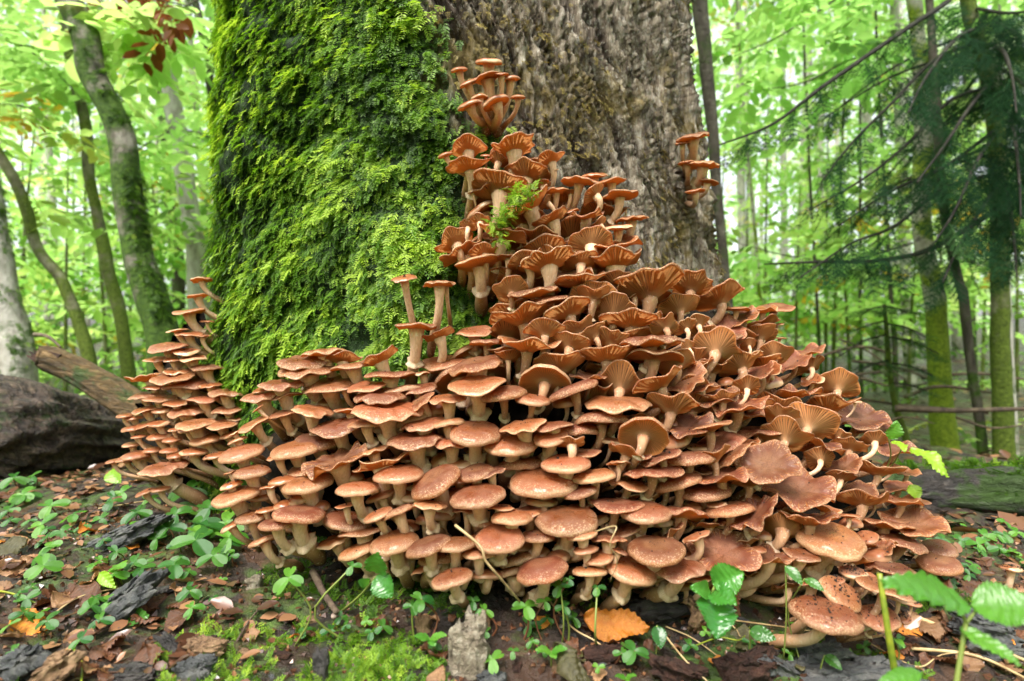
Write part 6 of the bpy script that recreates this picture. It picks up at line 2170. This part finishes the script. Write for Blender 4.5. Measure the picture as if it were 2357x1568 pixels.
chunk(265, 1400, 210, 56, M['wood_slate'], 'long slate-grey strip of bark slanting up the slope', rolld=36, seed=8, depth=0.35)
chunk(280, 1240, 190, 44, M['wood_slate'], 'slate-grey bark strip higher on the slope among the sorrel', rolld=24, seed=9, depth=0.35)
chunk(352, 1368, 100, 22, M['wood_dark'], 'thin dark bark strip beside the slate-grey one', rolld=8, seed=10)
chunk(405, 1492, 96, 26, M['wood_dark'], 'black stick-like charred wood piece near the mossy patch', 'charred_wood', 0.3, rolld=-42, seed=11)
chunk(470, 1500, 90, 52, M['wood_tan'], 'pale gritty wood crumb beside the charred piece', 'rotten_wood', seed=12)
chunk(445, 1548, 80, 60, M['wood_slate'], 'dark grey bark chip below the gritty crumb', seed=13)
chunk(1723, 1545, 130, 84, M['wood_rust'], 'crumbly dark rusty lump of rotten wood', 'rotten_wood', seed=14)
chunk(1790, 1535, 110, 40, M['wood_slate'], 'slate bark sliver beside the rusty lump', rolld=-32, seed=15)
chunk(1960, 1562, 260, 40, M['wood_slate'], 'wide flat grey bark slab under the cut stalk', seed=16, rolld=6)
chunk(1890, 1510, 110, 56, M['wood_slate'], 'dark wet bark piece tufted with moss below the lowest dome', seed=17)
chunk(2270, 1450, 140, 50, M['wood_slate'], 'grey bark slab under the blurred plant by the thick straw', seed=18, rolld=-14)
chunk(2310, 1500, 120, 40, M['wood_slate'], 'second grey bark slab lower by the thick straw', seed=19, rolld=-8)
chunk(1560, 1545, 120, 40, M['wood_rust'], 'dark splintered bark sliver on the black soil', seed=20, rolld=-20)
chunk(1410, 1505, 110, 30, M['wood_rust'], 'flat dark bark flake below the orange leaf', seed=21, rolld=8)
chunk(740, 1545, 34, 90, M['wood_dark'], 'upright black twig stump poking through the moss patch', 'twig_stump', 0.8, seed=22)
chunk(1130, 1562, 60, 36, M['wood_slate'], 'bluish grey grit lump below the whitish rotten piece', seed=23)
chunk(585, 1345, 34, 34, M['wood_pale'], 'small pale wood knob in the shade left of the hollow'.replace('left of', 'beside'), 'wood_crumb', 0.9, seed=24)
chunk(300, 1560, 130, 40, M['wood_dark'], 'black bark chip between the torn tan leaf and the moss', seed=25)
for k in range(60):
    u = RNG.uniform(420, 2150)
    v = RNG.uniform(1420, 1575)
    mk = RNG.choice(['wood_dark', 'wood_rust', 'wood_tan', 'wood_slate', 'wood_pale'], p=[.3, .3, .2, .15, .05])
    s = RNG.uniform(12, 34)
    cw = {'wood_dark': 'black', 'wood_rust': 'rusty brown', 'wood_tan': 'tan', 'wood_slate': 'grey', 'wood_pale': 'whitish'}[mk]
    o = chunk(u, v, s, s * RNG.uniform(.3, .6), M[mk], 'small %s wood crumb on the soil below the mushrooms' % cw, 'wood_crumb', 0.7, RNG.uniform(0, 3), RNG.uniform(-30, 30), seed=30 + k)
    o['group'] = 'wood crumbs on the soil, ' + cw

# little round fungus on the moss
g = ground_hit(760, 1432)
n, m = 16, 10
a = np.linspace(0, 2 * np.pi, n, endpoint=False)
prof = [(0.3, -1.0), (0.34, -0.6), (0.8, -0.5), (1.0, -0.1), (0.95, 0.3), (0.7, 0.75), (0.35, 0.97), (0.02, 1.03)]
V = np.concatenate([np.stack([r_ * np.cos(a), r_ * np.sin(a), np.full(n, z_)], -1) for r_, z_ in prof]) * 0.0036
i = np.arange(len(prof) - 1)[:, None] * n
j = np.arange(n)[None]
k = (j + 1) % n
m = NM('button_cap')
M['button'] = m.done(m.principled(m.ramp(m.noise(m.coord('Object'), 400, 3), [(0.3, (0.3, 0.2, 0.16)), (0.7, (0.52, 0.4, 0.34))]), 0.5))
tag(obj('button_fungus', mesh_np('button_fungus', V, np.stack([i + j, i + k, i + n + k, i + n + j], -1).reshape(-1, 4), M['button']), loc=P(769, 1419, g[1] - 0.003)), 'tiny pinkish round button fungus on the moss edge', 'mushroom')

# moss carpet on the ground
acc = Acc()
N = 13000
uu = RNG.uniform(-50, 2400, N)
vv = RNG.uniform(1290, 1600, N)
ys = RNG.uniform(0.44, 0.80, N)
xs = (uu - 1178.5) * K * ys
p = np.stack([xs, ys, ground_z(xs, ys)], -1)
uv = pix(p)
patch = sstep(250, 480, uv[:, 0]) * sstep(1040, 900, uv[:, 0]) * sstep(1405, 1450, uv[:, 1])
n1 = fbm(p * 13 + 5, 3)
low = 0.55 * sstep(560, 640, uv[:, 0]) * sstep(1900, 1500, uv[:, 0]) * sstep(1460, 1400, uv[:, 1])
keep = (patch * 1.0 + n1 * 0.9 > 0.55) | (low + n1 * 0.8 > 0.5) | (n1 > 0.62)
p, patch = p[keep], patch[keep]
n = len(p)
x = RNG.normal(0, 0.7, (n, 3)) + np.array([0, -0.2, 0.75])
place_templates(acc, FRONDS, p + [0, 0, -0.002], x, np.tile([0, -0.4, 1.0], (n, 1)) + RNG.normal(0, .3, (n, 3)), RNG.uniform(0.008, 0.02, n), np.clip(RNG.normal(0.5, 0.17, n) + 0.25 * patch, 0, 1))
tag(obj('ground_moss', acc.mesh('ground_moss', M['moss'], False)), 'feathery green moss carpeting patches of the ground under the mushrooms', 'moss', kind='stuff')

# black crumbs of soil on the low caps
acc = Acc()
tv = np.array([(1, 0, 0), (-.5, .8, 0), (-.5, -.8, 0), (0, 0, .9), (0.1, 0.1, -.8)], float)
tt = np.array([(0, 1, 3), (1, 2, 3), (2, 0, 3), (1, 0, 4), (2, 1, 4), (0, 2, 4)])
n = 7500
xs = RNG.uniform(-0.85, 0.85, n)
ys = RNG.uniform(0.46, 1.0, n)
p = np.stack([xs, ys, ground_z(xs, ys) + 0.001], -1)
place_templates(acc, [(tv, tt)], p, RNG.normal(0, 1, (n, 3)), RNG.normal(0, 1, (n, 3)), RNG.uniform(0.0008, 0.003, n) * (1 + RNG.random(n)), RNG.random(n) ** 2 * 0.8)
tag(obj('soil_crumbs', acc.mesh('soil_crumbs', M['litter'], False)), 'dark crumbs of rotted wood strewn on the soil', 'soil', kind='stuff')
